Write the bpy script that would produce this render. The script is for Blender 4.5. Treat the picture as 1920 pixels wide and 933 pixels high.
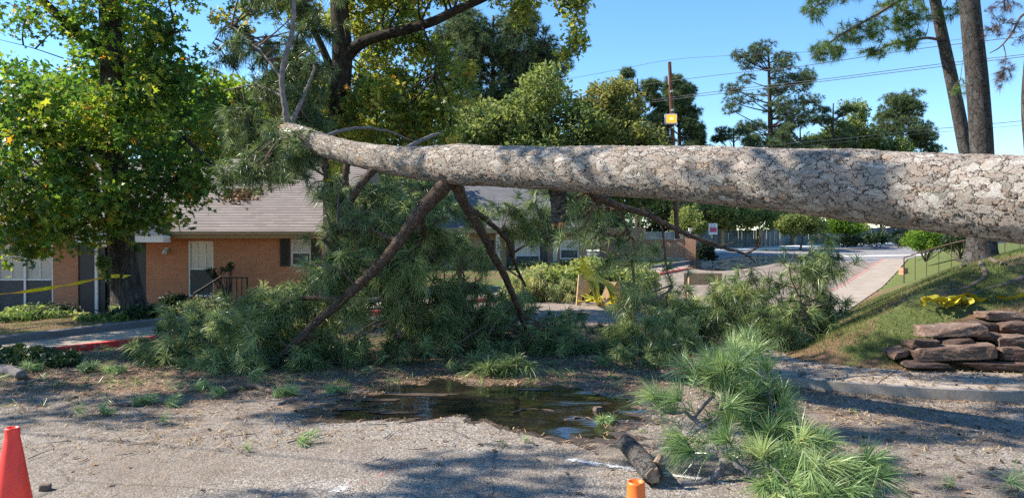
import bpy, bmesh, math, random
import numpy as np
from mathutils import Vector, noise as mnoise
random.seed(11)
R = np.random.default_rng(11)
PI = math.pi
for o in list(bpy.data.objects): bpy.data.objects.remove(o)
SC = bpy.context.scene
C = SC.collection

# ------------------------------------------------------------------ camera, sky, sun, exposure
FPX, HOR, CZ = 1450.0, 460.0, 1.6            # focal length and horizon in photo pixels, eye height
cam_d = bpy.data.cameras.new('camera'); cam = bpy.data.objects.new('camera', cam_d); C.objects.link(cam)
cam.location = (0, 0, CZ)
cam.rotation_euler = (math.radians(90) - math.atan(6.5/FPX), 0, 0)
cam_d.sensor_width = 36; cam_d.lens = 36*FPX/1920; cam_d.clip_end = 2000; cam_d.clip_start = 0.05
SC.camera = cam
SUNV = Vector((-0.74, 0.10, 0.66)).normalized()
el = math.asin(SUNV.z); az = math.atan2(SUNV.x, SUNV.y)
w = bpy.data.worlds.new('World'); SC.world = w; w.use_nodes = True
wn = w.node_tree; bg = wn.nodes['Background']
sky = wn.nodes.new('ShaderNodeTexSky'); sky.sky_type = 'NISHITA'; sky.sun_disc = False
sky.sun_elevation = el; sky.sun_rotation = az; sky.air_density = 1.0; sky.dust_density = 0.0; sky.ozone_density = 3.5
hs_ = wn.nodes.new('ShaderNodeHueSaturation'); hs_.inputs['Saturation'].default_value = 1.2; wn.links.new(sky.outputs[0], hs_.inputs['Color']); wn.links.new(hs_.outputs[0], bg.inputs[0]); bg.inputs[1].default_value = 0.125
sl = bpy.data.lights.new('sun', 'SUN'); sl.energy = 5.0; sl.angle = math.radians(0.5); sl.color = (1.0, 0.92, 0.80)
so = bpy.data.objects.new('sun', sl); C.objects.link(so); so.location = (-30, 5, 40)
so.rotation_euler = (-SUNV).to_track_quat('-Z', 'Y').to_euler()
SC.view_settings.view_transform = 'Standard'; SC.view_settings.look = 'None'
SC.view_settings.gamma = 1.0; SC.view_settings.exposure = 1.1; SC.view_settings.use_curve_mapping = False
SC.render.engine = 'CYCLES'
cy = SC.cycles
cy.max_bounces = 6; cy.diffuse_bounces = 3; cy.glossy_bounces = 3; cy.transmission_bounces = 4; cy.transparent_max_bounces = 8
cy.use_denoising = False; cy.sample_clamp_indirect = 3.0
cy.caustics_reflective = False; cy.caustics_refractive = False

def P(px, py, d): return np.array([(px-960)/FPX*d, d, CZ-(py-HOR)/FPX*d])
def PL(lst): return np.array([P(*q) for q in lst])

# ------------------------------------------------------------------ mesh container
class G:
    def __init__(s): s.v = []; s.p = []; s.n = 0; s.t = []; s.c = []; s.hasc = False
    def add(s, V, polys, tint=0.5, coords=None, mat=0):
        V = np.asarray(V, float).reshape(-1, 3)
        if not isinstance(polys, (list, tuple)): polys = [polys]
        for q in polys:
            q = np.asarray(q, int)
            if q.ndim == 1: q = q[None]
            if len(q): s.p.append((q+s.n, mat))
        s.v.append(V); s.n += len(V)
        s.t.append(np.broadcast_to(np.asarray(tint, float), (len(V),)))
        if coords is None: s.c.append(V)
        else: s.c.append(np.asarray(coords, float).reshape(-1, 3)); s.hasc = True
        return s
    def box(s, c, size, rz=0, mat=0, rx=0, ry=0, tint=0.5, jit=0):
        x, y, z = np.array(size)/2
        V = np.array([[-x,-y,-z],[x,-y,-z],[x,y,-z],[-x,y,-z],[-x,-y,z],[x,-y,z],[x,y,z],[-x,y,z]])
        if jit: V = V+R.normal(0, jit, V.shape)
        for ax, a in ((0, rx), (1, ry), (2, rz)):
            if a: V = V @ rotm(ax, a).T
        s.add(V+np.array(c), np.array([[0,3,2,1],[4,5,6,7],[0,1,5,4],[1,2,6,5],[2,3,7,6],[3,0,4,7]]), mat=mat, tint=tint); return s
    def bb(s, x0, x1, y0, y1, z0, z1, **k): return s.box(((x0+x1)/2, (y0+y1)/2, (z0+z1)/2), (abs(x1-x0), abs(y1-y0), abs(z1-z0)), **k)
    def tube(s, pts, radii, n=8, mat=0, cap=True, sub=1, wob=0, tint=0.5):
        pts = np.asarray(pts, float); radii = np.broadcast_to(np.asarray(radii, float), (len(pts),))
        if sub > 1: pts, radii = smooth_path(pts, radii, sub)
        m = len(pts); T = np.gradient(pts, axis=0); T /= np.linalg.norm(T, axis=1)[:, None]+1e-9
        ref = np.array([0, 0, 1.]) if abs(T[0, 2]) < .9 else np.array([1., 0, 0])
        u = np.cross(T[0], ref); u /= np.linalg.norm(u); U = [u]
        for i in range(1, m):
            u = u-T[i]*np.dot(u, T[i]); u /= np.linalg.norm(u); U.append(u)
        U = np.array(U); W = np.cross(T, U)
        a = np.linspace(0, 2*PI, n, endpoint=False)
        ca, sa = np.cos(a), np.sin(a)
        rr = radii[:, None]*(1+(R.normal(0, wob, (m, n)) if wob else 0))
        V = pts[:, None]+rr[..., None]*(ca[None, :, None]*U[:, None]+sa[None, :, None]*W[:, None])
        L = np.r_[0, np.cumsum(np.linalg.norm(np.diff(pts, axis=0), axis=1))]
        r0 = radii.mean()
        co = np.stack([np.broadcast_to(r0*ca, (m, n)), np.broadcast_to(r0*sa, (m, n)), np.broadcast_to(L[:, None], (m, n))], -1)
        i = np.arange(m-1)[:, None]*n; j = np.arange(n)[None]; k = (j+1) % n
        q = np.stack([i+j, i+k, i+n+k, i+n+j], -1).reshape(-1, 4)
        pol = [q]
        if cap: pol += [np.arange(n)[::-1][None], (np.arange(n)+(m-1)*n)[None]]
        s.add(V.reshape(-1, 3), pol, coords=co.reshape(-1, 3), mat=mat, tint=tint); return s
    def lathe(s, prof, c=(0, 0, 0), n=32, mat=0):
        prof = np.array(prof); m = len(prof); a = np.linspace(0, 2*PI, n, endpoint=False)
        V = np.stack([prof[:, 0, None]*np.cos(a), prof[:, 0, None]*np.sin(a), np.broadcast_to(prof[:, 1, None], (m, n))], -1)
        i = np.arange(m-1)[:, None]*n; j = np.arange(n)[None]; k = (j+1) % n
        s.add(V.reshape(-1, 3)+np.array(c), np.stack([i+j, i+k, i+n+k, i+n+j], -1).reshape(-1, 4), mat=mat); return s
    def obj(s, name, mats, parent=None, smooth=False, loc=None):
        if not isinstance(mats, (list, tuple)): mats = [mats]
        me = bpy.data.meshes.new(name)
        V = np.concatenate(s.v); off = np.zeros(3)
        if loc is not None: off = np.array(loc, float); V = V-off
        me.vertices.add(len(V)); me.vertices.foreach_set('co', V.astype(np.float32).ravel())
        tot = np.concatenate([np.full(len(q), q.shape[1]) for q, _ in s.p])
        lo = np.concatenate([q.ravel() for q, _ in s.p]); mi = np.concatenate([np.full(len(q), m) for q, m in s.p])
        me.loops.add(len(lo)); me.loops.foreach_set('vertex_index', lo.astype(np.int32))
        me.polygons.add(len(tot)); me.polygons.foreach_set('loop_start', np.r_[0, np.cumsum(tot)[:-1]].astype(np.int32))
        try: me.polygons.foreach_set('loop_total', tot.astype(np.int32))
        except Exception: pass
        me.polygons.foreach_set('material_index', mi.astype(np.int32))
        me.polygons.foreach_set('use_smooth', np.full(len(tot), smooth))
        at = me.attributes.new('tint', 'FLOAT', 'POINT'); at.data.foreach_set('value', np.concatenate(s.t).astype(np.float32))
        if s.hasc:
            at = me.attributes.new('bark', 'FLOAT_VECTOR', 'POINT'); at.data.foreach_set('vector', np.concatenate(s.c).astype(np.float32).ravel())
        for m in mats: me.materials.append(m)
        me.update(calc_edges=True)
        o = bpy.data.objects.new(name, me); C.objects.link(o)
        if parent is not None: o.parent = parent
        if loc is not None:
            o.location = tuple(off) if parent is None else tuple(off-np.array(parent.location))
        elif parent is not None:
            o.location = tuple(-np.array(parent.location))
        return o

def rotm(ax, a):
    c, s = math.cos(a), math.sin(a)
    return np.array([[[1,0,0],[0,c,-s],[0,s,c]], [[c,0,s],[0,1,0],[-s,0,c]], [[c,-s,0],[s,c,0],[0,0,1]]][ax])

def smooth_path(pts, r, sub):
    m = len(pts); Pp = np.vstack([2*pts[0]-pts[1], pts, 2*pts[-1]-pts[-2]]); out = []; ro = []
    for i in range(m-1):
        p0, p1, p2, p3 = Pp[i:i+4]
        for t in np.linspace(0, 1, sub, endpoint=False):
            out.append(.5*((2*p1)+(-p0+p2)*t+(2*p0-5*p1+4*p2-p3)*t*t+(-p0+3*p1-3*p2+p3)*t**3)); ro.append(r[i]*(1-t)+r[i+1]*t)
    out.append(pts[-1]); ro.append(r[-1])
    return np.array(out), np.array(ro)

def tag(o, label=None, cat=None, group=None, kind=None):
    for k, v in (('label', label), ('category', cat), ('group', group), ('kind', kind)):
        if v: o[k] = v
    return o
def thing(name, label, cat, loc, group=None, kind=None, rz=0):
    o = bpy.data.objects.new(name, None); C.objects.link(o); o.location = tuple(loc); o.rotation_euler = (0, 0, rz)
    o.empty_display_size = .1
    return tag(o, label, cat, group, kind)
def local(g, name, mats, parent, smooth=False):     # geometry already in the parent's own space
    o = g.obj(name, mats, None, smooth); o.parent = parent; return o
def copy_tree(o, parent=None):
    c = o.copy(); C.objects.link(c); c.parent = parent
    for ch in [x for x in bpy.data.objects if x.parent == o]: copy_tree(ch, c)
    return c

# ------------------------------------------------------------------ materials
def nd(nt, t, ins=None, **props):
    n = nt.nodes.new('ShaderNode'+t)
    for k, v in props.items(): setattr(n, k, v)
    for k, v in (ins or {}).items():
        s = n.inputs[k]
        if isinstance(v, bpy.types.NodeSocket): nt.links.new(v, s)
        elif isinstance(v, bpy.types.Node): nt.links.new(v.outputs[0], s)
        else:
            if isinstance(v, (tuple, list)) and len(v) == 3 and s.type == 'RGBA': v = (*v, 1)
            s.default_value = v
    return n
def ramp(nt, fac, stops, interp='LINEAR'):
    n = nd(nt, 'ValToRGB', {0: fac}); cr = n.color_ramp; cr.interpolation = interp
    while len(cr.elements) < len(stops): cr.elements.new(0.5)
    for e, (p, c) in zip(cr.elements, stops):
        e.position = p
        if not isinstance(c, (tuple, list)): c = (c, c, c)
        e.color = (*c, 1)
    return n.outputs[0]
def newmat(name):
    m = bpy.data.materials.new(name); m.use_nodes = True; nt = m.node_tree
    return m, nt, nt.nodes['Principled BSDF'], nt.nodes['Material Output']
def mixc(nt, f, a, b, mode='MIX'):
    n = nt.nodes.new('ShaderNodeMix'); n.data_type = 'RGBA'; n.blend_type = mode
    for i, v in ((0, f), (6, a), (7, b)):
        if isinstance(v, bpy.types.NodeSocket): nt.links.new(v, n.inputs[i])
        else: n.inputs[i].default_value = (*v, 1) if isinstance(v, (tuple, list)) else v
    return n.outputs[2]
def math_(nt, op, a, b=0.0, c=0.0):
    n = nt.nodes.new('ShaderNodeMath'); n.operation = op
    for i, v in enumerate((a, b, c)):
        if isinstance(v, bpy.types.NodeSocket): nt.links.new(v, n.inputs[i])
        else: n.inputs[i].default_value = v
    return n.outputs[0]
def bump(nt, bs, h, strength=.5, dist=.01):
    b = nd(nt, 'Bump', {'Height': h, 'Strength': strength, 'Distance': dist}); nt.links.new(b.outputs[0], bs.inputs['Normal'])
def objc(nt): return nd(nt, 'TexCoord').outputs['Object']
def noise(nt, vec, scale, detail=4, rough=.55, out=0):
    return nd(nt, 'TexNoise', {'Vector': vec, 'Scale': scale, 'Detail': detail, 'Roughness': rough}).outputs[out]

def simple(name, col, rough=.7, metal=0, var=.15, scale=8, bstr=.15, bdist=.004, spec=.5):
    m, nt, bs, out = newmat(name); co = objc(nt)
    n = noise(nt, co, scale, 5)
    c2 = tuple(max(0, c*(1-var)) for c in col); c1 = tuple(min(1, c*(1+var)) for c in col)
    nt.links.new(ramp(nt, n, [(.3, c2), (.7, c1)]), bs.inputs['Base Color'])
    bs.inputs['Roughness'].default_value = rough; bs.inputs['Metallic'].default_value = metal
    bs.inputs['Specular IOR Level'].default_value = spec
    if bstr: bump(nt, bs, noise(nt, co, scale*6, 3), bstr, bdist)
    return m

def mat_asphalt(name, stops, patch, sc=1.0, dirt=False):
    m, nt, bs, out = newmat(name); co = objc(nt)
    agg = nd(nt, 'TexVoronoi', {'Vector': co, 'Scale': 75*sc, 'Randomness': 1.0}, feature='F1')
    g1 = ramp(nt, nd(nt, 'SeparateColor', {0: agg.outputs['Color']}).outputs[0], stops)
    big = noise(nt, co, .45, 6, .6); mid = noise(nt, co, 3.2, 5, .6)
    c = mixc(nt, ramp(nt, big, [(.42, 0.0), (.62, .75)]), g1, patch)
    c = mixc(nt, ramp(nt, mid, [(.45, 0.0), (.75, .5)]), c, (.13, .10, .075))
    if dirt:
        yy = nd(nt, 'SeparateXYZ', {0: co}).outputs[1]
        dm = math_(nt, 'ADD', math_(nt, 'MULTIPLY', math_(nt, 'SUBTRACT', yy, 7.0), .36), math_(nt, 'MULTIPLY', math_(nt, 'SUBTRACT', noise(nt, co, 1.7, 6, .65), .5), 3.2))
        c = mixc(nt, ramp(nt, dm, [(.1, 0.0), (.8, .9)]), c, ramp(nt, noise(nt, co, 24, 6, .8), [(.36, (.05, .034, .024)), (.5, (.16, .10, .065)), (.66, (.36, .24, .16))]))
    # fine cracks
    crk = nd(nt, 'TexVoronoi', {'Vector': mixc(nt, .12, co, noise(nt, co, 2.0, 4, out=1)), 'Scale': .55}, feature='DISTANCE_TO_EDGE')
    cm = ramp(nt, crk.outputs[0], [(0.0, 1.0), (.006, 0.0)])
    c = mixc(nt, math_(nt, 'MULTIPLY', cm, .6), c, (.05, .04, .035))
    nt.links.new(c, bs.inputs['Base Color'])
    bs.inputs['Roughness'].default_value = .85; bs.inputs['Specular IOR Level'].default_value = .3
    h = math_(nt, 'ADD', math_(nt, 'MULTIPLY', agg.outputs['Distance'], -1.0), math_(nt, 'MULTIPLY', noise(nt, co, 30, 4), 1.2))
    bump(nt, bs, h, .9, .006)
    return m

def mat_concrete(name, a, b, joint=None):
    m, nt, bs, out = newmat(name); co = objc(nt)
    n = noise(nt, co, 1.3, 7, .65); f = noise(nt, co, 40, 4, .7)
    c = ramp(nt, n, [(.32, b), (.66, a)])
    c = mixc(nt, ramp(nt, f, [(.35, .35), (.6, 0.0)]), c, tuple(x*.45 for x in a))
    st = noise(nt, co, 4.5, 5, .7)
    c = mixc(nt, ramp(nt, st, [(.52, 0.0), (.68, .55)]), c, (.16, .11, .07))
    nt.links.new(c, bs.inputs['Base Color']); bs.inputs['Roughness'].default_value = .85
    bump(nt, bs, math_(nt, 'ADD', f, noise(nt, co, 110, 2)), .5, .004)
    return m

def mat_terrain():
    m, nt, bs, out = newmat('ground_cover'); co = objc(nt)
    at = nd(nt, 'Attribute', attribute_name='tint').outputs['Fac']
    n1 = noise(nt, co, 1.1, 7, .65); n2 = noise(nt, co, 14, 5, .7); n3 = noise(nt, co, 60, 4, .8)
    gr = mixc(nt, n2, (.05, .085, .022), (.13, .17, .05))
    gr = mixc(nt, ramp(nt, n3, [(.4, 0.0), (.7, .6)]), gr, (.24, .21, .08))
    di = mixc(nt, n2, (.11, .058, .034), (.25, .155, .09))
    di = mixc(nt, ramp(nt, n3, [(.45, 0.0), (.65, .7)]), di, (.32, .22, .13))
    f = math_(nt, 'ADD', at, math_(nt, 'MULTIPLY', math_(nt, 'SUBTRACT', n1, .5), 2.4))
    c = mixc(nt, ramp(nt, f, [(.40, 0.0), (.62, 1.0)]), di, gr)
    nt.links.new(c, bs.inputs['Base Color']); bs.inputs['Roughness'].default_value = .95
    bs.inputs['Specular IOR Level'].default_value = .15
    bump(nt, bs, math_(nt, 'ADD', n3, n2), .9, .03)
    return m

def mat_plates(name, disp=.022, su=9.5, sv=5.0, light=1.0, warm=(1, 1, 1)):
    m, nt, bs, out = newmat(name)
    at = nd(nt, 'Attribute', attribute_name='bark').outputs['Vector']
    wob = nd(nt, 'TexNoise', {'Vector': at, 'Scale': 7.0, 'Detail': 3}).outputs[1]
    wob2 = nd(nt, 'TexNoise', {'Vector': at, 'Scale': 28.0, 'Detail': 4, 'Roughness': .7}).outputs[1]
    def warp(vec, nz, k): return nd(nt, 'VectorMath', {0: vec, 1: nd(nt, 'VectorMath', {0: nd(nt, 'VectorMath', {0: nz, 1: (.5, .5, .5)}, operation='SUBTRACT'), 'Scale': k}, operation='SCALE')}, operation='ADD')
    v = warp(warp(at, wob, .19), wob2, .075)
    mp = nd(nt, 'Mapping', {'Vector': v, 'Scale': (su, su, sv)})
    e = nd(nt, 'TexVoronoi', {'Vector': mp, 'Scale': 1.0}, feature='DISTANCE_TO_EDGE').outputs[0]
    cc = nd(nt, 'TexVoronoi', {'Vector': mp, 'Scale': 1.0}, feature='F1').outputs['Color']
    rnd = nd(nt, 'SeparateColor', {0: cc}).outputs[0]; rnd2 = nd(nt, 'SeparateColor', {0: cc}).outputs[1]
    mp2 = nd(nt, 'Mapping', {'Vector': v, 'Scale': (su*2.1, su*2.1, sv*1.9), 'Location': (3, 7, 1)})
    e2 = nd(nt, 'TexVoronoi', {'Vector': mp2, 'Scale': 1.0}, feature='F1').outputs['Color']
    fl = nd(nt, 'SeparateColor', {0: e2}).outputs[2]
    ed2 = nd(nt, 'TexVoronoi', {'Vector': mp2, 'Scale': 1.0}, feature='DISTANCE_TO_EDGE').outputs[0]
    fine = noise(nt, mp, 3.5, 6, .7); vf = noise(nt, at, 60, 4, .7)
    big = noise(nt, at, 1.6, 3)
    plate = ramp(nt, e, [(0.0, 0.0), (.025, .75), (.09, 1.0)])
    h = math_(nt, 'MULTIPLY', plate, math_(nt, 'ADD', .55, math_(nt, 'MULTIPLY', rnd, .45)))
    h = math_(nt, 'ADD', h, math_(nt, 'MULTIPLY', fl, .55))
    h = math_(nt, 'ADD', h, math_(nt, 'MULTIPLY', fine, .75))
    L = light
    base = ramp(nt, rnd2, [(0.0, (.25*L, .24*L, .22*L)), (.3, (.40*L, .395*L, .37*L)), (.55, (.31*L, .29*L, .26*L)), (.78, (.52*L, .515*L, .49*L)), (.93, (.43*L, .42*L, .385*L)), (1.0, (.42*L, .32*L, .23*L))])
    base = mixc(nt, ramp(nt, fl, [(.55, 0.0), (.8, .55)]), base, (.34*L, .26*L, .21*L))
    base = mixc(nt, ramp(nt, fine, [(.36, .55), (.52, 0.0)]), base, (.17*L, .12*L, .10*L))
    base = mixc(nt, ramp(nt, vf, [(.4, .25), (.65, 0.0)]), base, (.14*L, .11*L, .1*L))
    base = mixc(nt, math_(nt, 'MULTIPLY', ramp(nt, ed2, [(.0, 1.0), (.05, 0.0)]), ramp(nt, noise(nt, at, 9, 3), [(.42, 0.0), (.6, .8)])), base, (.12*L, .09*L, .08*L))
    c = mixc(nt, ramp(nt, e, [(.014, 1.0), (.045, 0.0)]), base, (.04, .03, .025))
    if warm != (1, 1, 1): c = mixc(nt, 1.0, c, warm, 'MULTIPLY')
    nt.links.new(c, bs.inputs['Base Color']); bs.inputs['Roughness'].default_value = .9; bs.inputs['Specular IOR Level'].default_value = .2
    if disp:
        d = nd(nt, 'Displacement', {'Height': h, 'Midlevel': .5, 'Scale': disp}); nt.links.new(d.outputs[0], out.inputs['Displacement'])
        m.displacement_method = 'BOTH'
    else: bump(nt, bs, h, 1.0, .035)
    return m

def mat_furrow(name, a, b, sc=26.0, stretch=.16, dist=.03):
    m, nt, bs, out = newmat(name)
    at = nd(nt, 'Attribute', attribute_name='bark').outputs['Vector']
    mp = nd(nt, 'Mapping', {'Vector': at, 'Scale': (1, 1, stretch)})
    n = noise(nt, mp, sc, 6, .65); n2 = noise(nt, at, 3, 4)
    r = ramp(nt, n, [(.38, 0.0), (.6, 1.0)])
    c = mixc(nt, r, b, a); c = mixc(nt, ramp(nt, n2, [(.4, 0.0), (.7, .4)]), c, tuple(x*1.5 for x in a))
    nt.links.new(c, bs.inputs['Base Color']); bs.inputs['Roughness'].default_value = .95; bs.inputs['Specular IOR Level'].default_value = .15
    bump(nt, bs, r, 1.0, dist)
    return m

def mat_leaf(name, stops, trans=.45, rough=.5, spec=.35):
    m, nt, bs, out = newmat(name)
    at = nd(nt, 'Attribute', attribute_name='tint').outputs['Fac']
    c = ramp(nt, at, stops)
    nt.links.new(c, bs.inputs['Base Color']); bs.inputs['Roughness'].default_value = rough
    bs.inputs['Specular IOR Level'].default_value = spec
    if trans:
        hs = nd(nt, 'HueSaturation', {'Hue': .485, 'Saturation': 1.1, 'Value': 1.5, 'Color': c})
        tr = nd(nt, 'BsdfTranslucent', {'Color': hs.outputs[0]})
        mx = nd(nt, 'MixShader', {0: trans, 1: bs.outputs[0], 2: tr.outputs[0]}); nt.links.new(mx.outputs[0], out.inputs['Surface'])
    return m

def mat_brick(name, a, b, mortar):
    m, nt, bs, out = newmat(name); co = objc(nt)
    s = nd(nt, 'SeparateXYZ', {0: co}); v = nd(nt, 'CombineXYZ', {0: math_(nt, 'ADD', s.outputs[0], s.outputs[1]), 1: s.outputs[2]})
    br = nd(nt, 'TexBrick', {'Vector': v, 'Color1': a, 'Color2': b, 'Mortar': mortar, 'Scale': 1.0, 'Mortar Size': .006, 'Mortar Smooth': .2, 'Bias': 0.0, 'Brick Width': .21, 'Row Height': .072})
    n = noise(nt, co, 2.2, 5, .6); n2 = noise(nt, co, 45, 4, .7)
    c = mixc(nt, ramp(nt, n, [(.4, 0.0), (.8, .4)]), br.outputs[0], tuple(x*.6 for x in a))
    c = mixc(nt, ramp(nt, n2, [(.4, .3), (.65, 0.0)]), c, tuple(x*.5 for x in a))
    nt.links.new(c, bs.inputs['Base Color']); bs.inputs['Roughness'].default_value = .9
    bump(nt, bs, math_(nt, 'SUBTRACT', 1.0, br.outputs['Fac']), .8, .008)
    return m

def mat_shingle(name, a, b, row=.085):
    m, nt, bs, out = newmat(name); co = objc(nt)
    s = nd(nt, 'SeparateXYZ', {0: co})
    v = nd(nt, 'CombineXYZ', {0: s.outputs[0], 1: s.outputs[2]})
    br = nd(nt, 'TexBrick', {'Vector': v, 'Color1': a, 'Color2': b, 'Mortar': tuple(x*.75 for x in a), 'Scale': 1.0, 'Mortar Size': .004, 'Mortar Smooth': .5, 'Bias': 0.0, 'Brick Width': .33, 'Row Height': row})
    n = noise(nt, co, 1.2, 6, .6); n2 = noise(nt, co, 60, 3, .7)
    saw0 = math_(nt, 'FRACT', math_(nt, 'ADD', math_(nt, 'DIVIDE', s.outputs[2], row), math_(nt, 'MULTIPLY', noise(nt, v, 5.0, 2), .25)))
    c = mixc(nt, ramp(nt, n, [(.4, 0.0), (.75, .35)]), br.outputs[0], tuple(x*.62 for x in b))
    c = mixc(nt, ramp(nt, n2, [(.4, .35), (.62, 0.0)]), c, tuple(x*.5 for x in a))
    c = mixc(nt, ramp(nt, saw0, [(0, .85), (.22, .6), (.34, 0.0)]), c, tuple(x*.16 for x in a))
    nt.links.new(c, bs.inputs['Base Color']); bs.inputs['Roughness'].default_value = .95
    saw = math_(nt, 'FRACT', math_(nt, 'DIVIDE', s.outputs[2], row))
    bump(nt, bs, math_(nt, 'SUBTRACT', 1.0, saw), 1.0, .02)
    return m

def mat_alpha_paint(name, col, th=.5, scale=26):
    m, nt, bs, out = newmat(name); co = objc(nt)
    nt.links.new(mixc(nt, noise(nt, co, 60, 3), tuple(x*.7 for x in col), col), bs.inputs['Base Color']); bs.inputs['Roughness'].default_value = .8
    at = nd(nt, 'Attribute', attribute_name='tint').outputs['Fac']
    n = math_(nt, 'ADD', math_(nt, 'MULTIPLY', noise(nt, co, scale, 6, .75), .75), math_(nt, 'MULTIPLY', noise(nt, co, scale*4, 2, .75), .25))
    al = ramp(nt, math_(nt, 'ADD', n, math_(nt, 'MULTIPLY', math_(nt, 'SUBTRACT', at, 1.0), .5)), [(th-.04, 0.0), (th+.04, 1.0)])
    nt.links.new(al, bs.inputs['Alpha'])
    return m

def mat_water():
    m, nt, bs, out = newmat('puddle_water'); co = objc(nt)
    n = noise(nt, co, 1.6, 5, .6); n2 = noise(nt, co, 22, 3, .5)
    c = ramp(nt, n, [(.38, (.008, .007, .006)), (.6, (.02, .015, .011)), (.72, (.045, .031, .021))])
    nt.links.new(c, bs.inputs['Base Color']); bs.inputs['Roughness'].default_value = .02; bs.inputs['IOR'].default_value = 1.33
    bs.inputs['Specular IOR Level'].default_value = 1.0
    mpw = nd(nt, 'Mapping', {'Vector': co, 'Scale': (1, 2.2, 1)})
    bump(nt, bs, math_(nt, 'ADD', noise(nt, mpw, 6, 3), math_(nt, 'MULTIPLY', n2, .06)), .22, .01)
    b0 = [x for x in nt.nodes if x.type == 'BUMP'][0]; b1 = nd(nt, 'Bump', {'Height': noise(nt, co, 1.15, 1), 'Strength': .5, 'Distance': .12}); nt.links.new(b1.outputs[0], b0.inputs['Normal'])
    return m

def mat_rock():
    m, nt, bs, out = newmat('sandstone'); co = objc(nt)
    mp = nd(nt, 'Mapping', {'Vector': co, 'Scale': (1, 1, 3.5)})
    n = noise(nt, mp, 5, 7, .7); n2 = noise(nt, co, 30, 5, .7)
    c = ramp(nt, n, [(.3, (.075, .045, .035)), (.5, (.155, .10, .077)), (.68, (.27, .21, .165))])
    c = mixc(nt, ramp(nt, n2, [(.4, .5), (.6, 0.0)]), c, (.06, .045, .035))
    at = nd(nt, 'Attribute', attribute_name='tint').outputs['Fac']
    c = mixc(nt, .7, c, ramp(nt, at, [(0, (.34, .25, .22)), (.5, (1, .80, .68)), (1, (1.5, 1.42, 1.3))]), 'MULTIPLY')
    nt.links.new(c, bs.inputs['Base Color']); bs.inputs['Roughness'].default_value = .92
    bump(nt, bs, math_(nt, 'ADD', n, math_(nt, 'MULTIPLY', n2, .5)), 1.0, .035)
    return m

def mat_emit(name, col, s):
    m, nt, bs, out = newmat(name)
    bs.inputs['Base Color'].default_value = (*col, 1); bs.inputs['Emission Color'].default_value = (*col, 1); bs.inputs['Emission Strength'].default_value = s
    return m
def mat_glass(name, col=(.05, .06, .07)):
    m, nt, bs, out = newmat(name)
    bs.inputs['Base Color'].default_value = (*col, 1); bs.inputs['Roughness'].default_value = .05
    return m

MT = {}
MT['lot'] = mat_asphalt('asphalt_aggregate', [(0, (.10, .09, .078)), (.4, (.205, .182, .155)), (.75, (.30, .265, .228)), (1, (.48, .425, .37))], (.19, .15, .115), dirt=True)
MT['entr'] = mat_asphalt('worn_entrance_paving', [(0, (.17, .135, .11)), (.5, (.27, .22, .18)), (1, (.40, .33, .28))], (.22, .165, .13), .8)
MT['street'] = mat_asphalt('street_asphalt', [(0, (.17, .165, .17)), (.5, (.24, .235, .24)), (1, (.34, .33, .33))], (.22, .21, .21), .6)
MT['walk'] = mat_concrete('sidewalk_concrete', (.42, .345, .27), (.31, .25, .19))
MT['kerb'] = mat_concrete('kerb_concrete', (.30, .27, .24), (.20, .175, .15))
MT['wallc'] = mat_concrete('low_wall_concrete', (.17, .165, .17), (.11, .105, .105))
MT['white_walk'] = simple('pale_concrete', (.70, .67, .62), .85, scale=1.5, var=.1)
m, nt, bs, out = newmat('red_kerb_paint'); co = objc(nt)
cc_ = mixc(nt, ramp(nt, noise(nt, co, 9, 6, .7), [(.52, 0.0), (.62, .8)]), (.62, .035, .03), (.36, .27, .22))
nt.links.new(cc_, bs.inputs['Base Color']); bs.inputs['Roughness'].default_value = .6; MT['red'] = m
m, nt, bs, out = newmat('worn_red_kerb_paint'); co = objc(nt)
nt.links.new(mixc(nt, ramp(nt, noise(nt, co, 3, 6, .75), [(.40, 0.0), (.6, .95)]), (.50, .14, .115), (.36, .28, .22)), bs.inputs['Base Color']); bs.inputs['Roughness'].default_value = .8; MT['redworn'] = m
MT['terrain'] = mat_terrain()
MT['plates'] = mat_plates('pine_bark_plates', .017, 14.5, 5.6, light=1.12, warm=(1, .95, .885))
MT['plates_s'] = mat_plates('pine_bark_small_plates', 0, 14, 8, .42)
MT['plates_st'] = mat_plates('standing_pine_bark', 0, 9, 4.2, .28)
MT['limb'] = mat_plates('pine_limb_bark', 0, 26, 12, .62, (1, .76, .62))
MT['furrow'] = mat_furrow('furrowed_bark', (.105, .092, .08), (.022, .018, .016), 30)
MT['oakbark'] = mat_furrow('oak_bark', (.075, .062, .052), (.016, .013, .011), 34)
MT['twig'] = simple('twig_bark', (.13, .095, .075), .9, var=.35, scale=20, bstr=.4, spec=.2)
MT['greytwig'] = simple('grey_limb_bark', (.17, .15, .145), .9, var=.35, scale=14, bstr=.6, bdist=.01, spec=.2)
MT['dark'] = simple('dark_far_bark', (.07, .055, .045), .9, var=.3, bstr=0, spec=.1)
MT['wood'] = simple('broken_wood', (.50, .30, .15), .8, var=.35, scale=30, bstr=.6)
MT['oldwood'] = simple('weathered_broken_wood', (.22, .15, .10), .9, var=.5, scale=25, bstr=.8)
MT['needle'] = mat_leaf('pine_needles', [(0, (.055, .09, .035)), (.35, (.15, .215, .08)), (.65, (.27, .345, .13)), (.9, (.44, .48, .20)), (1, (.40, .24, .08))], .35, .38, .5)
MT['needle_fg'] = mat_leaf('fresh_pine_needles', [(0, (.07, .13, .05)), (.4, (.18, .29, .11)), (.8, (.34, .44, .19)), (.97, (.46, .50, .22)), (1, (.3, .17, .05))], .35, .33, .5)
MT['needle_far'] = mat_leaf('far_pine_needles', [(0, (.035, .065, .038)), (.5, (.08, .125, .055)), (1, (.17, .21, .08))], .25, .6, .2)
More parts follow.
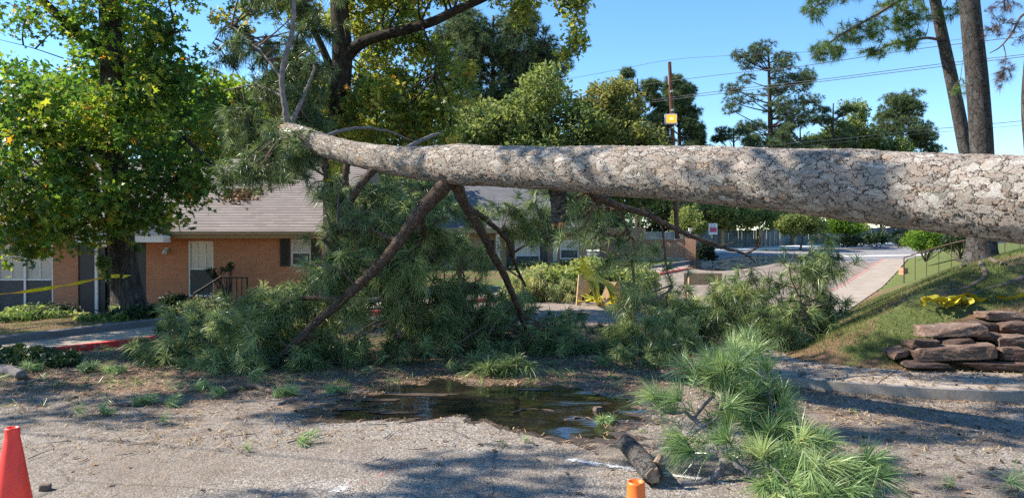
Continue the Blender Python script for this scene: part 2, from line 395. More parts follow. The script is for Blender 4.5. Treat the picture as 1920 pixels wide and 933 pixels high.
MT['needle_vivid'] = mat_leaf('vivid_pine_needles', [(0, (.05, .10, .03)), (.5, (.10, .18, .045)), (1, (.18, .26, .07))], .3, .5, .3)  # yellower green than the far pines, for the leaning pine and the sprout
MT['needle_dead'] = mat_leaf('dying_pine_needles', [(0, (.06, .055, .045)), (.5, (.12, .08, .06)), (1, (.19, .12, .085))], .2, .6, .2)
MT['gum'] = mat_leaf('sweetgum_leaves', [(0, (.035, .085, .028)), (.4, (.075, .16, .035)), (.7, (.14, .25, .04)), (.9, (.28, .34, .055)), (.97, (.44, .36, .06)), (1, (.5, .24, .05))], .5, .45, .4)
MT['oak'] = mat_leaf('oak_leaves', [(0, (.055, .095, .03)), (.4, (.13, .19, .045)), (.7, (.25, .31, .06)), (.92, (.46, .44, .10)), (1, (.5, .27, .07))], .52, .45, .4)
MT['lt'] = mat_leaf('pale_green_leaves', [(0, (.065, .10, .03)), (.5, (.16, .21, .06)), (1, (.28, .31, .10))], .45, .6, .3)
MT['yl'] = mat_leaf('turning_leaves', [(0, (.085, .11, .035)), (.5, (.20, .22, .06)), (1, (.35, .31, .11))], .45, .6, .3)
MT['bright'] = mat_leaf('bright_green_leaves', [(0, (.05, .12, .02)), (.5, (.11, .22, .03)), (1, (.30, .36, .05))], .5, .5, .3)
MT['dkleaf'] = mat_leaf('dark_hedge_leaves', [(0, (.012, .028, .014)), (.6, (.028, .055, .022)), (1, (.06, .10, .03))], .2, .5, .35)
MT['cut'] = mat_leaf('cut_branch_leaves', [(0, (.06, .11, .03)), (.5, (.17, .24, .06)), (.85, (.32, .37, .14)), (1, (.50, .46, .10))], .4, .5, .3)
MT['grass'] = mat_leaf('grass_blades', [(0, (.04, .065, .018)), (.4, (.09, .135, .035)), (.7, (.20, .21, .075)), (1, (.40, .31, .17))], .3, .6, .2)
MT['straw'] = mat_leaf('pine_straw', [(0, (.06, .04, .028)), (.4, (.20, .12, .06)), (.8, (.38, .25, .13)), (1, (.55, .42, .26))], 0, .7, .2)
MT['chip'] = mat_leaf('bark_chips', [(0, (.025, .018, .014)), (.5, (.10, .06, .04)), (1, (.28, .17, .10))], 0, .85, .2)
MT['brick'] = mat_brick('orange_brick', (.50, .215, .11), (.56, .26, .14), (.42, .25, .17))
MT['brick2'] = mat_brick('entrance_brick', (.42, .17, .085), (.55, .30, .18), (.50, .36, .26))
MT['brick3'] = mat_brick('tan_brick', (.36, .22, .13), (.42, .27, .17), (.36, .28, .2))
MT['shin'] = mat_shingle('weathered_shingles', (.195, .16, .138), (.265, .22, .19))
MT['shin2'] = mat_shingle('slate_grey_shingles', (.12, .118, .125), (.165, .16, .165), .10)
MT['tan'] = simple('tan_fascia_paint', (.30, .225, .12), .6, var=.1)
MT['soff'] = simple('soffit_paint', (.26, .20, .12), .7)
MT['white'] = simple('white_trim_paint', (.74, .73, .70), .5, var=.06, scale=4)
MT['cream'] = simple('cream_siding', (.48, .42, .33), .7, var=.1, scale=3)
MT['black'] = simple('black_door_paint', (.022, .022, .024), .45, var=.3, scale=3, bstr=.1)
MT['blinds'] = simple('window_blinds', (.46, .45, .41), .6, var=.12, scale=2, bstr=0)
MT['screen'] = simple('window_screen', (.17, .18, .18), .7, var=.15, scale=2, bstr=0)
MT['glass'] = mat_glass('window_glass')
MT['iron'] = simple('black_iron', (.02, .018, .016), .55, .5, var=.3, scale=30)
MT['rust'] = simple('rusty_rail', (.085, .05, .035), .8, .2, var=.4, scale=30)
MT['ply'] = simple('barricade_wood', (.42, .27, .14), .75, var=.2, scale=10, bstr=.4)
MT['tape'] = simple('yellow_tape', (.78, .68, .02), .35, var=.1, scale=6, bstr=.3)
MT['strap'] = simple('yellow_webbing', (.46, .37, .02), .55, var=.2, scale=14, bstr=.5)
MT['cone'] = simple('red_orange_plastic', (.95, .045, .02), .45, var=.16, scale=14, bstr=.05)
MT['cone2'] = simple('orange_plastic', (.95, .16, .015), .45, var=.16, scale=14, bstr=.05)
MT['rubber'] = simple('black_rubber', (.03, .03, .03), .8)
MT['rock'] = mat_rock()
MT['pole'] = mat_furrow('pole_wood', (.17, .085, .055), (.06, .03, .02), 40, .05, .01)
MT['metal'] = simple('grey_metal', (.5, .5, .5), .4, .6, var=.1)
MT['wire'] = simple('wire_sheath', (.09, .09, .095), .6, bstr=0)
MT['amber'] = mat_emit('amber_lamp', (1.0, .33, .02), .8)
MT['hot'] = mat_emit('lamp_core', (1.0, .72, .2), 1.2)
MT['fence'] = simple('grey_fence_boards', (.115, .15, .165), .85, var=.25, scale=2.5, bstr=.2)
MT['maroon'] = simple('maroon_panel', (.50, .05, .11), .5, var=.1)
MT['ink'] = simple('dark_ink', (.10, .09, .18), .6, bstr=0)
MT['water'] = mat_water()
MT['wet'] = mat_alpha_paint('wet_asphalt', (.075, .055, .040), .36, 3.0); MT['wet'].node_tree.nodes['Principled BSDF'].inputs['Roughness'].default_value = .45
MT['mud'] = simple('wet_mud', (.085, .06, .042), .5, var=.5, scale=9, bstr=.8, bdist=.01)
MT['wpaint'] = mat_alpha_paint('white_road_paint', (.80, .78, .74), .42, 16)
MT['pink'] = mat_alpha_paint('pink_marking_paint', (.72, .20, .19), .54, 12)

# ------------------------------------------------------------------ terrain
def Bz(y):
    y = np.asarray(y, float)
    return np.where(y < 28, 0, np.where(y < 50, .03*(y-28), np.where(y < 90, .66+.04*(y-50), 2.26)))
KR = np.array([(60,0.2),(25,4.6),(9,7.15),(5.2,7.82),(3.7,8.35),(2.98,8.9),(2.55,9.6),(2.38,10.3),(2.5,11.3),(3.4,12.9),(5.5,16.67),(9.8,24.4),(16.5,36.4),(24.1,50.2)])
SR = np.array([(60,1.6),(25,5.9),(9,8.4),(5.96,9.0),(4.5,9.4),(3.95,9.8),(3.75,10.2),(3.8,10.8),(4.2,11.7),(5.0,13.1),(7.1,16.67),(11.4,24.4),(18.1,36.4),(25.7,50.2)])
WL = np.array([(-15,-10),(-9.8,7),(-7.9,11.9),(-6.75,14.8),(-4.9,18.5),(-2.6,22.5),(2.0,30.5),(7.0,39.5),(11.4,47.0)])
KL = np.array([(-13.3,-.5),(-5.5,13.5),(5.0,32.4),(9.4,40.3)])
def inpoly(X, Y, poly):
    ins = np.zeros(X.shape, bool); n = len(poly)
    for i in range(n):
        x0, y0 = poly[i]; x1, y1 = poly[(i+1) % n]
        if y0 == y1: continue
        c = (y0 > Y) != (y1 > Y)
        ins ^= c & (X < (x1-x0)*(Y-y0)/(y1-y0)+x0)
    return ins
def segd(X, Y, line):
    D = np.full(X.shape, 1e9)
    for (x0, y0), (x1, y1) in zip(line[:-1], line[1:]):
        dx, dy = x1-x0, y1-y0; t = np.clip(((X-x0)*dx+(Y-y0)*dy)/(dx*dx+dy*dy), 0, 1)
        D = np.minimum(D, np.hypot(X-x0-t*dx, Y-y0-t*dy))
    return D
RP = np.vstack([SR, [(26.6,51.2),(200,170),(500,170),(500,1.6)]])
LP = np.vstack([WL, [(10.8,48.8),(-500,48.8),(-500,-10)]])
FE = np.array([(-500,59),(13.6,59),(38,76),(200,188),(500,395)])
FP = np.vstack([FE, [(500,900),(-500,900)]])
def sstep(a, b, x): t = np.clip((x-a)/(b-a), 0, 1); return t*t*(3-2*t)
def vnoise(X, Y, s, seed=0):
    X = np.asarray(X, float)*s+seed*17.3; Y = np.asarray(Y, float)*s-seed*9.1
    return (np.sin(X*1.3+np.sin(Y*1.7+1))+np.sin(Y*1.1+np.sin(X*2.1)*1.3)+.5*np.sin(X*2.9+Y*2.3+2))/2.5
def Hh(X, Y):
    X = np.asarray(X, float); Y = np.asarray(Y, float); b = Bz(Y); z = b-.35
    sr = segd(X, Y, RP[:16])*np.where(inpoly(X, Y, RP), 1, -1)
    A = 1.7-.6*sstep(16, 24, Y)
    surf = b+.085+(A+.05)*(1-np.exp(-(np.maximum(sr, 0)/2.4)**1.4))+.035*vnoise(X, Y, 1.6)*sstep(0, .8, sr)+.012*vnoise(X, Y, 6)
    z = z+(surf-z)*sstep(-.35, -.05, sr)
    sl_ = segd(X, Y, LP[:11])*np.where(inpoly(X, Y, LP), 1, -1)
    hs = sstep(15.5, 20.5, Y)*sstep(-1.5, -5, X)*(1-sstep(33, 37, Y)); hs = np.maximum(hs, sstep(2.2, 4.5, sl_)*(Y < 22)*sstep(12, 20, Y))
    surf = b+.14-hs*(.64)+.02*vnoise(X, Y, 2.2)*sstep(0, .8, sl_)
    z = z+(surf-z)*sstep(-.12, .0, sl_)
    sf = segd(X, Y, FE)*np.where(inpoly(X, Y, FP), 1, -1)
    z = np.where(sf > -1, z+(b+.1-z)*sstep(-.4, -.1, sf), z)
    return z
def H1(x, y): return float(Hh(np.array([x]), np.array([y]))[0])
def surf_z(x, y):
    return max(H1(x, y), float(Bz(y)) if (not inpoly(np.array([x]), np.array([y]), LP)[0]) else -9, float(Bz(y))+.11 if in_walk(x, y) else -9)
WK = np.vstack([KR, SR[::-1]])
def in_walk(x, y): return bool(inpoly(np.array([x]), np.array([y]), WK)[0])
def hit(px, py, dmax=120):
    d = 2.5; last = None
    while d < dmax:
        p = P(px, py, d); g = surf_z(p[0], p[1])
        if p[2] <= g: return np.array([p[0], p[1], g])
        d += .04 if d < 30 else .2
    return P(px, py, dmax)

def spaced(segs):
    out = []
    for a, b, st in segs: out += list(np.arange(a, b, st))
    return np.array(out+[segs[-1][1]])
xs = spaced([(-400,-60,20),(-60,-20,2),(-20,20,.22),(20,60,1),(60,400,20)])
ys = spaced([(-60,4,6),(4,24,.2),(24,62,.5),(62,100,2),(100,600,25)])
X, Y = np.meshgrid(xs, ys); Z = Hh(X, Y)
g = G(); nx, ny = len(xs), len(ys)
i = np.arange(ny-1)[:, None]*nx; j = np.arange(nx-1)[None]
grs = np.full(X.shape, .55)
sr = segd(X, Y, RP[:16])*np.where(inpoly(X, Y, RP), 1, -1)
grs = np.where((sr > 0) & (Y < 26), .62-.75*np.exp(-((X-8.3)**2/6+(Y-12.8)**2/1.4))-.5*np.exp(-np.maximum(sr, 0)/.25), grs)
grs = np.where((sr > 0) & (Y >= 26), .85, grs)
grs = np.where((X < 0) & (Y < 24), .30, grs)
grs = np.where((X > 2) & (X < 12) & (Y > 34) & (Y < 49), .9, grs)
g.add(np.stack([X, Y, Z], -1).reshape(-1, 3), np.stack([i+j, i+j+1, i+nx+j+1, i+nx+j], -1).reshape(-1, 4), tint=grs.ravel())
tag(g.obj('terrain', MT['terrain'], smooth=True), kind='structure')

def sheet(name, ys, xl, xr, mat, dz=0, nxs=30):
    g = G(); ys = np.asarray(ys); u = np.linspace(0, 1, nxs)
    L = np.array([xl(y) for y in ys]); Rr = np.array([xr(y) for y in ys])
    X = L[:, None]*(1-u)+Rr[:, None]*u; Y = np.broadcast_to(ys[:, None], X.shape); Z = np.broadcast_to(Bz(ys)[:, None]+dz, X.shape)
    n = nxs; i = np.arange(len(ys)-1)[:, None]*n; j = np.arange(n-1)[None]
    g.add(np.stack([X, Y, Z], -1).reshape(-1, 3), np.stack([i+j, i+j+1, i+n+j+1, i+n+j], -1).reshape(-1, 4))
    return tag(g.obj(name, mat), kind='structure')
wlx = lambda y: float(np.interp(y, WL[:, 1], WL[:, 0]))
sheet('parking_lot', np.r_[-10:0:2, 0:15.51:.5], wlx, lambda y: 60, MT['lot'])
sheet('entrance_road', np.r_[15.5:48.01:.5], wlx, lambda y: 60, MT['entr'])
sheet('cross_street', np.r_[48:200:1.], lambda y: -300, lambda y: 300, MT['street'])

def ribbon(g, A, Bq, z0, z1, mat=0):       # prism strip between two polylines (xy), z offsets above Bz
    A = np.asarray(A, float); Bq = np.asarray(Bq, float); n = len(A)
    za, zb = Bz(A[:, 1]), Bz(Bq[:, 1])
    V = np.concatenate([np.c_[A, za+z1], np.c_[Bq, zb+z1], np.c_[A, za+z0], np.c_[Bq, zb+z0]])
    i = np.arange(n-1)
    f = [np.stack([i, i+1, n+i+1, n+i], 1), np.stack([i, 2*n+i, 2*n+i+1, i+1], 1), np.stack([n+i, n+i+1, 3*n+i+1, 3*n+i], 1),
         np.array([[0, n, 3*n, 2*n], [n-1, 3*n-1, 4*n-1, 2*n-1]])]
    g.add(V, f, mat=mat)
def offset(line, d):
    line = np.asarray(line, float); T = np.gradient(line, axis=0); T /= np.linalg.norm(T, axis=1)[:, None]
    return line+np.stack([T[:, 1], -T[:, 0]], 1)*d
def dens(line, k=6):
    l3 = np.c_[line, np.zeros(len(line))]; o, _ = smooth_path(l3, np.zeros(len(line)), k); return o[:, :2]
KRd, SRd = dens(KR), dens(SR)
g = G(); mid = KRd+(SRd-KRd)*(.13/np.linalg.norm(SRd-KRd, axis=1))[:, None]
ribbon(g, mid, SRd, -.3, .108); tag(g.obj('sidewalk', MT['walk']), kind='structure')
ks = 7*6
g = G(); ribbon(g, KRd[:ks+1], mid[:ks+1], -.3, .112); tag(g.obj('kerb', MT['kerb']), kind='structure')
g = G(); ribbon(g, KRd[ks:ks+16], mid[ks:ks+16], -.3, .113); tag(g.obj('red_kerb', MT['red']), kind='structure')
g = G(); ribbon(g, KRd[ks+15:], mid[ks+15:], -.3, .113); tag(g.obj('worn_red_kerb', MT['redworn']), kind='structure')
# expansion joints in the sidewalk
g = G()
for k in range(8, len(KRd)-2, 5):
    a, b = mid[k], SRd[k]; dd = b-a; ang = math.atan2(dd[1], dd[0]); c = (a+b)/2
    g.box((c[0], c[1], float(Bz(c[1]))+.108), (np.linalg.norm(dd), .012, .004), rz=ang)
tag(g.obj('sidewalk_joint', MT['rubber']), kind='structure')
# left red kerb and walk and the low concrete wall
KLd = dens(KL, 12); KLi = offset(KLd, -.13)
g = G(); ribbon(g, KLi, KLd, -.3, .10); tag(g.obj('red_kerb', MT['red']), kind='structure')
WLk = dens(np.array([(wlx(y), y) for y in KL[:, 1]]), 12)
WLk = np.array([(wlx(y)+.12, y) for y in KLi[:, 1]])
g = G(); ribbon(g, WLk, KLi, -.3, .094); tag(g.obj('sidewalk', MT['walk']), kind='structure')
W2 = dens(WL[1:], 6)
g = G(); ribbon(g, offset(W2, -.12), offset(W2, .12), -.6, .20)
tag(g.obj('low_concrete_wall', MT['wallc']), 'low dark grey concrete wall curving along the planting bed in front of the brick house', 'wall')
# far pale sidewalk and kerb beyond the street
FEi = np.array([(-60,59),(13.6,59),(38,76),(120,132.8)]); 
g = G(); ribbon(g, offset(FEi, .25), offset(FEi, -2.2), -.3, .16); tag(g.obj('far_sidewalk', MT['white_walk']), kind='structure')
g = G(); a = np.array([(17.5,49.0),(24.5,54.2),(34,60.8)]); 
V = []
g.add([(16.0,51.6,Bz(51.6)+.006),(30.5,56.2,Bz(56.2)+.006),(31.0,57.4,Bz(57.4)+.006),(16.0,52.6,Bz(52.6)+.006)], np.array([[0,1,2,3]]))
tag(g.obj('pale_road_patch', MT['white_walk']), kind='structure')

# ------------------------------------------------------------------ puddles, paint
def blob(pix, z, subd=14, wob=.03, inner=None):
    q = np.array([hit(*p)[:2] for p in pix]); n = len(q)
    t = np.linspace(0, n, n*subd, endpoint=False); k = t.astype(int) % n; f = t-np.floor(t)
    p0, p1, p2, p3 = q[(k-1) % n], q[k], q[(k+1) % n], q[(k+2) % n]; f = f[:, None]
    o = .5*((2*p1)+(-p0+p2)*f+(2*p0-5*p1+4*p2-p3)*f*f+(-p0+3*p1-3*p2+p3)*f**3)
    a = R.normal(0, wob, len(o)); a = np.convolve(np.r_[a[-3:], a, a[:3]], np.ones(4)/4, 'same')[3:-3]
    c = o.mean(0); d = o-c; d /= np.linalg.norm(d, axis=1)[:, None]
    return o+d*a[:, None]*1.6, c
def fill_obj(name, o, c, z, mat, fade=False):
    g = G(); n = len(o); zz = float(z)
    if fade:
        m2 = c+(o-c)*.72
        V = np.vstack([np.c_[o, np.full(n, zz)], np.c_[m2, np.full(n, zz)], [[*c, zz]]]); i = np.arange(n); j = (i+1) % n
        g.add(V, [np.stack([i, j, n+j, n+i], 1), np.stack([n+i, n+j, np.full(n, 2*n)], 1)], tint=np.r_[np.zeros(n), np.ones(n+1)])
    else:
        g.add(np.c_[o, Bz(o[:, 1])+zz], np.arange(n)[None])
    return tag(g.obj(name, mat), kind='structure')
pud = [(640,772),(690,748),(700,735),(760,722),(850,714),(900,728),(1000,722),(1100,735),(1165,752),(1198,772),(1170,792),(1130,812),(1080,822),(1010,815),(950,803),(920,790),(860,784),(760,786),(670,786)]
o, c = blob(pud, .004, 14, .11); fill_obj('puddle', o, c, .008, MT['water'])
fill_obj('wet_asphalt', c+(o-c)*1.5, c, .004, MT['wet'], True)
o2, c2 = blob([(1290,500),(1330,488),(1400,480),(1480,478),(1560,480),(1575,486),(1480,490),(1420,500),(1350,508)], 0, 8, .05)
z2 = .009
fill_obj('far_puddle', o2, c2, z2, MT['water'])
def stripe(name, pix, wpx, mat, z=.005):
    g = G(); pts = np.array([hit(*p)[:2] for p in pix]); pts = dens(pts, 8)
    L, M_, Q = offset(pts, wpx), pts, offset(pts, -wpx); n = len(pts); i = np.arange(n-1)
    V = np.vstack([np.c_[L, np.full(n, z)], np.c_[M_, np.full(n, z)], np.c_[Q, np.full(n, z)]])
    en = np.minimum(np.arange(n), np.arange(n)[::-1])/5.; en = np.clip(en, 0, 1)
    g.add(V, [np.stack([i, i+1, n+i+1, n+i], 1), np.stack([n+i, n+i+1, 2*n+i+1, 2*n+i], 1)], tint=np.r_[np.full(n, .5)*en, en, np.full(n, .5)*en])
    return tag(g.obj(name, mat), kind='structure')
for k_, (px_, py_, rx_, ry_) in enumerate(((700,752,.5,.05),(790,742,.6,.05),(735,775,.5,.04),(1000,732,.4,.04),(660,768,.3,.05))):
    h_ = hit(px_, py_); t_ = np.linspace(0, 2*PI, 40, endpoint=False); w__ = np.convolve(np.tile(R.normal(1, .45, 40), 3), np.ones(4)/4, 'same')[40:80]
    oo = h_[:2]+np.c_[np.cos(t_)*rx_, np.sin(t_)*ry_*3]*w__[:, None]*.5; fill_obj('mud_islet', oo, h_[:2], .0125, MT['mud'])
stripe('painted_line', [(1020,858),(1100,868),(1180,880),(1260,893),(1330,902),(1410,915)], .085, MT['wpaint'])
stripe('painted_line', [(600,935),(640,918),(670,908)], .10, MT['wpaint'])
stripe('pink_marking', [(610,925),(680,905),(740,880),(815,852)], .13, MT['pink'])

# ------------------------------------------------------------------ plant generators (vectorised)
def unit(v): return v/(np.linalg.norm(v, axis=-1, keepdims=True)+1e-9)
def bez(g, P0, P1, P2, r0, r1, seg=3, sides=3, tint=.5):
    n = len(P0)
    if n == 0: return
    t = np.linspace(0, 1, seg+1)[None, :, None]
    Q = (1-t)**2*P0[:, None]+2*t*(1-t)*P1[:, None]+t*t*P2[:, None]
    T = unit(2*(1-t)*(P1-P0)[:, None]+2*t*(P2-P1)[:, None]+1e-6)
    U = unit(np.cross(T, np.array([.31, .2, .93]))); W = np.cross(T, U)
    a = np.linspace(0, 2*PI, sides, endpoint=False)
    r = (np.asarray(r0).reshape(-1, 1)*(1-t[..., 0])+np.asarray(r1).reshape(-1, 1)*t[..., 0])[..., None, None]
    V = Q[:, :, None]+r*(np.cos(a)[None, None, :, None]*U[:, :, None]+np.sin(a)[None, None, :, None]*W[:, :, None])
    k = (np.arange(n)*(seg+1)*sides)[:, None, None]; i = (np.arange(seg)*sides)[None, :, None]; j = np.arange(sides)[None, None]; j2 = (j+1) % sides
    f = np.stack([k+i+j, k+i+j2, k+i+sides+j2, k+i+sides+j], -1).reshape(-1, 4)
    co = V.reshape(-1, 3)
    g.add(co, f, coords=co, tint=tint)
def grow(g, skel, A, nh, rh=.02, rt=.006, droop=.0, seg=3):
    A = np.asarray(A); n = len(A); skel = np.asarray(skel)
    H = A[R.choice(n, min(nh, n), replace=False)]
    D = ((H[:, None]-skel[None])**2).sum(-1); s = skel[D.argmin(1)]
    L = np.linalg.norm(H-s, axis=1)[:, None]
    P1 = (s+H)/2+R.normal(0, .12, H.shape)*L; P1[:, 2] += (.12-droop)*L[:, 0]
    bez(g, s, P1, H, np.minimum(rh, .03*L[:, 0]+.35*rh), rh*.3, seg+2, 5)
    ts = np.array([.45, .65, .85, 1.])[None, :, None]
    cand = ((1-ts)**2*s[:, None]+2*ts*(1-ts)*P1[:, None]+ts*ts*H[:, None]).reshape(-1, 3)
    cand = np.vstack([cand, skel[::max(1, len(skel)//40)]])
    idx = np.zeros(n, int)
    for c0 in range(0, n, 500):
        idx[c0:c0+500] = ((A[c0:c0+500, None]-cand[None])**2).sum(-1).argmin(1)
    s2 = cand[idx]; L2 = np.linalg.norm(A-s2, axis=1)[:, None]
    M1 = (s2+A)/2+R.normal(0, .13, A.shape)*L2; M1[:, 2] += (.1-droop)*L2[:, 0]
    bez(g, s2, M1, A, np.full(n, rt), np.full(n, rt*.5), seg, 3)
    return unit(A-M1+1e-5*R.normal(size=A.shape))
def ellips(c, r, n, shell=.0):
    v = unit(R.normal(size=(n, 3))); k = R.random((n, 1))**(1/3.)
    if shell: k = shell+(1-shell)*k
    return np.asarray(c)+v*k*np.asarray(r)
def pell(px, py, d, rx, ry, rd, n): 
    c = P(px, py, d); s = d/FPX; return ellips(c, (rx*s, rd, ry*s), n)
def needles(g, Cn, Dn, n, length=.2, width=.004, spread=1.0, droop=.25, seg=2, tl=(.1, .9), body=.12, base=None):
    m = len(Cn); N = m*n
    ax = np.repeat(unit(Dn), n, 0); ct = np.repeat(Cn, n, 0)
    rnd = unit(R.normal(size=(N, 3)))
    perp = unit(rnd-ax*(rnd*ax).sum(1)[:, None])
    ang = (.25+R.random(N)**.8*spread)
    d = unit(ax*np.cos(ang)[:, None]+perp*np.sin(ang)[:, None])
    o = ct-ax*(R.random(N)*body)[:, None]
    L = length*(.7+.45*R.random(N))*np.repeat(.8+.35*R.random(m), n)
    dr = np.zeros((N, 3)); dr[:, 2] = -droop*L
    side = unit(np.cross(d, R.normal(size=(N, 3))))*width/2
    tt = base if base is not None else R.random(m)
    tint = np.clip(np.repeat(tl[0]+(tl[1]-tl[0])*tt, n)+R.normal(0, .12, N), 0, .95)
    if seg == 1:
        V = np.stack([o-side, o+side, o+d*L[:, None]+dr], 1)
        k = np.arange(N)[:, None]*3; f = [k+np.array([0, 1, 2])]; rep = 3
    else:
        mid_ = o+d*(L*.55)[:, None]+dr*.22
        V = np.stack([o-side, o+side, mid_+side*.9, mid_-side*.9, o+d*L[:, None]+dr], 1)
        k = np.arange(N)[:, None]*5; f = [k+np.array([0, 1, 2, 3]), k+np.array([3, 2, 4])]; rep = 5
    g.add(V.reshape(-1, 3), f, tint=np.repeat(tint, rep))
STAR = []
for q in range(5):
    a = PI/2+(q-2)*2*PI/5.6; STAR.append((math.cos(a)*(1.0 if q == 2 else .9), math.sin(a)*(1.0 if q == 2 else .9)))
    if q < 4: b = a+PI/5.6; STAR.append((.42*math.cos(b), .42*math.sin(b)))
STAR.append((0, -.35)); STAR = np.array(STAR)[:, :]
OAKL = np.array([(0,-.9),(.18,-.5),(.5,-.3),(.2,0),(.6,.35),(.2,.4),(0,.95),(-.2,.4),(-.6,.35),(-.2,0),(-.5,-.3),(-.18,-.5)])
KITE = np.array([(0,-1),(.5,0),(0,1),(-.5,0)])
def leaves(g, Cn, size, shape=KITE, tl=(0, 1), up=.5, jit=.35, tint=None, bend=.15):
    N = len(Cn); nrm = unit(R.normal(size=(N, 3))+np.array([0, 0, up*2])); a = unit(np.cross(nrm, R.normal(size=(N, 3)))); b = np.cross(nrm, a)
    s = size*(1+R.normal(0, jit, N)).clip(.45, 1.7)*.5
    sh = shape; k = len(sh)
    r2 = (sh**2).sum(1)
    V = Cn[:, None]+s[:, None, None]*(sh[None, :, 0, None]*a[:, None]+sh[None, :, 1, None]*b[:, None]-bend*r2[None, :, None]*nrm[:, None])
    f = np.arange(N)[:, None]*k+np.arange(k)
    t = tint if tint is not None else R.random(N)
    t = np.clip(tl[0]+(tl[1]-tl[0])*t, 0, 1)
    g.add(V.reshape(-1, 3), [f], tint=np.repeat(t, k))
def scatter(A, n, r):
    idx = R.integers(0, len(A), n); return A[idx]+unit(R.normal(size=(n, 3)))*(r*R.random((n, 1))**.5), idx
def ctint(A, n, idx, spread=.25, base=.45, warm=.06):
    ct_ = np.clip(R.normal(base, spread, len(A)), 0, .9)
    t = ct_[idx]+R.normal(0, .12, n); t = np.clip(t, 0, .93); wmk = R.random(n) < warm; t[wmk] = .94+.06*R.random(wmk.sum()); return t

# ------------------------------------------------------------------ houses
def window(g_parent, x0, x1, z0, z1, y, cols=2, rows=2, split=True, sill=True):
    f = G(); t = .05
    f.bb(x0, x1, y-.05, y+.03, z1-t, z1); f.bb(x0, x1, y-.05, y+.03, z0, z0+t)
    f.bb(x0, x0+t, y-.05, y+.03, z0+t, z1-t); f.bb(x1-t, x1, y-.05, y+.03, z0+t, z1-t)
    fo = f.obj('window', MT['white'], g_parent)
    p = G(); p.bb(x0+t, x1-t, y+.012, y+.02, z0+t, z1-t); 
    pane = p.obj('pane', MT['glassb'], None); pane.parent = fo
    mu = G(); zm = (z0+z1)/2
    mu.bb(x0+t, x1-t, y-.03, y+.010, zm-.02, zm+.02)
    for c in range(1, cols): 
        xx = x0+(x1-x0)*c/cols; mu.bb(xx-.012, xx+.012, y-.012, y+.008, zm+.02, z1-t); 
    for r in range(1, rows):
        zz = zm+(z1-zm)*r/rows; mu.bb(x0+t, x1-t, y-.010, y+.006, zz-.008, zz+.008)
    k = mu.obj('muntin', MT['white'], None); k.parent = fo
    s = G(); s.bb(x0+t, x1-t, y-.022, y-.018, z0+t, zm-.02); k = s.obj('insect_screen', MT['screenm'], None); k.parent = fo
    return fo
# window pane: blinds seen through glass
m, nt, bs, out = newmat('pane_over_blinds'); co = objc(nt); s = nd(nt, 'SeparateXYZ', {0: co})
sl_n = math_(nt, 'FRACT', math_(nt, 'MULTIPLY', s.outputs[2], 18.0))
nt.links.new(mixc(nt, ramp(nt, sl_n, [(.0, 0.0), (.85, .15), (.95, .6)]), mixc(nt, noise(nt, co, 1.5, 3), (.40, .41, .38), (.58, .57, .52)), (.22, .22, .21)), bs.inputs['Base Color'])
bs.inputs['Roughness'].default_value = .12; MT['glassb'] = m
m, nt, bs, out = newmat('screen_mesh'); bs.inputs['Base Color'].default_value = (.10, .105, .105, 1); bs.inputs['Alpha'].default_value = .62; bs.inputs['Roughness'].default_value = .8; MT['screenm'] = m

def roof_hip(x0, x1, y0, y1, ze, yr, zr, hipl=0, hipr=0, th=.12):
    g = G(); V = []
    a = [(x0, y0, ze), (x1, y0, ze), (x1, y1, ze), (x0, y1, ze), (x0+hipl, yr, zr), (x1-hipr, yr, zr)]
    b = [(p[0], p[1], p[2]-th) for p in a]
    F4 = [[0,1,5,4],[2,3,4,5]]; F3 = [[1,2,5],[3,0,4]]
    g.add(a+b, [np.array(F4), np.array(F3), np.array([[0,6,7,1],[1,7,8,2],[2,8,9,3],[3,9,6,0]]), np.array([[9,8,7,6]])])
    return g
HY, HG = 22.0, -.52
hx = lambda px, y=HY: (px-960)/FPX*y
hz = lambda py, y=HY: CZ-(py-HOR)/FPX*y
h1 = thing('brick_house', 'long single storey orange brick house with pale brown shingle roof behind the leafy tree', 'house', (-12, HY, HG))
XR1 = -5.15
def wall_with_openings(x0, x1, z0, z1, y, th, ops, mat, parent):
    g = G(); xs_ = [x0]; ops = sorted(ops)
    cur = x0
    for (a, b, c, d) in ops:
        g.bb(cur, a, y, y+th, z0, z1)
        if c > z0: g.bb(a, b, y, y+th, z0, c)
        if d < z1: g.bb(a, b, y, y+th, d, z1)
        cur = b
    g.bb(cur, x1, y, y+th, z0, z1)
    return g
WT = 2.02
ops = [(hx(-190), hx(-80), hz(590), hz(458)), (hx(-8), hx(99), hz(590), hz(458)), (hx(146), hx(274), HG, WT-.12), (hx(352), hx(400), hz(556), hz(452)), (hx(545), hx(583), hz(499), hz(448))]
g = wall_with_openings(-24, XR1, HG-.3, WT, HY, .2, ops, MT['brick'], h1)
g.bb(XR1-.2, XR1, HY+.2, HY+9.8, HG-.3, WT); g.bb(-24, -23.8, HY+.2, HY+9.8, HG-.3, WT); g.bb(-24, XR1, HY+9.8, HY+10, HG-.3, WT)
# gable triangle at the right end
g.add([(XR1, HY, WT), (XR1, HY+10, WT), (XR1, HY+5, WT+2.4), (XR1-.2, HY, WT), (XR1-.2, HY+10, WT), (XR1-.2, HY+5, WT+2.4)], [np.array([[0,1,2],[5,4,3]]), np.array([[0,2,5,3],[1,4,5,2]])])
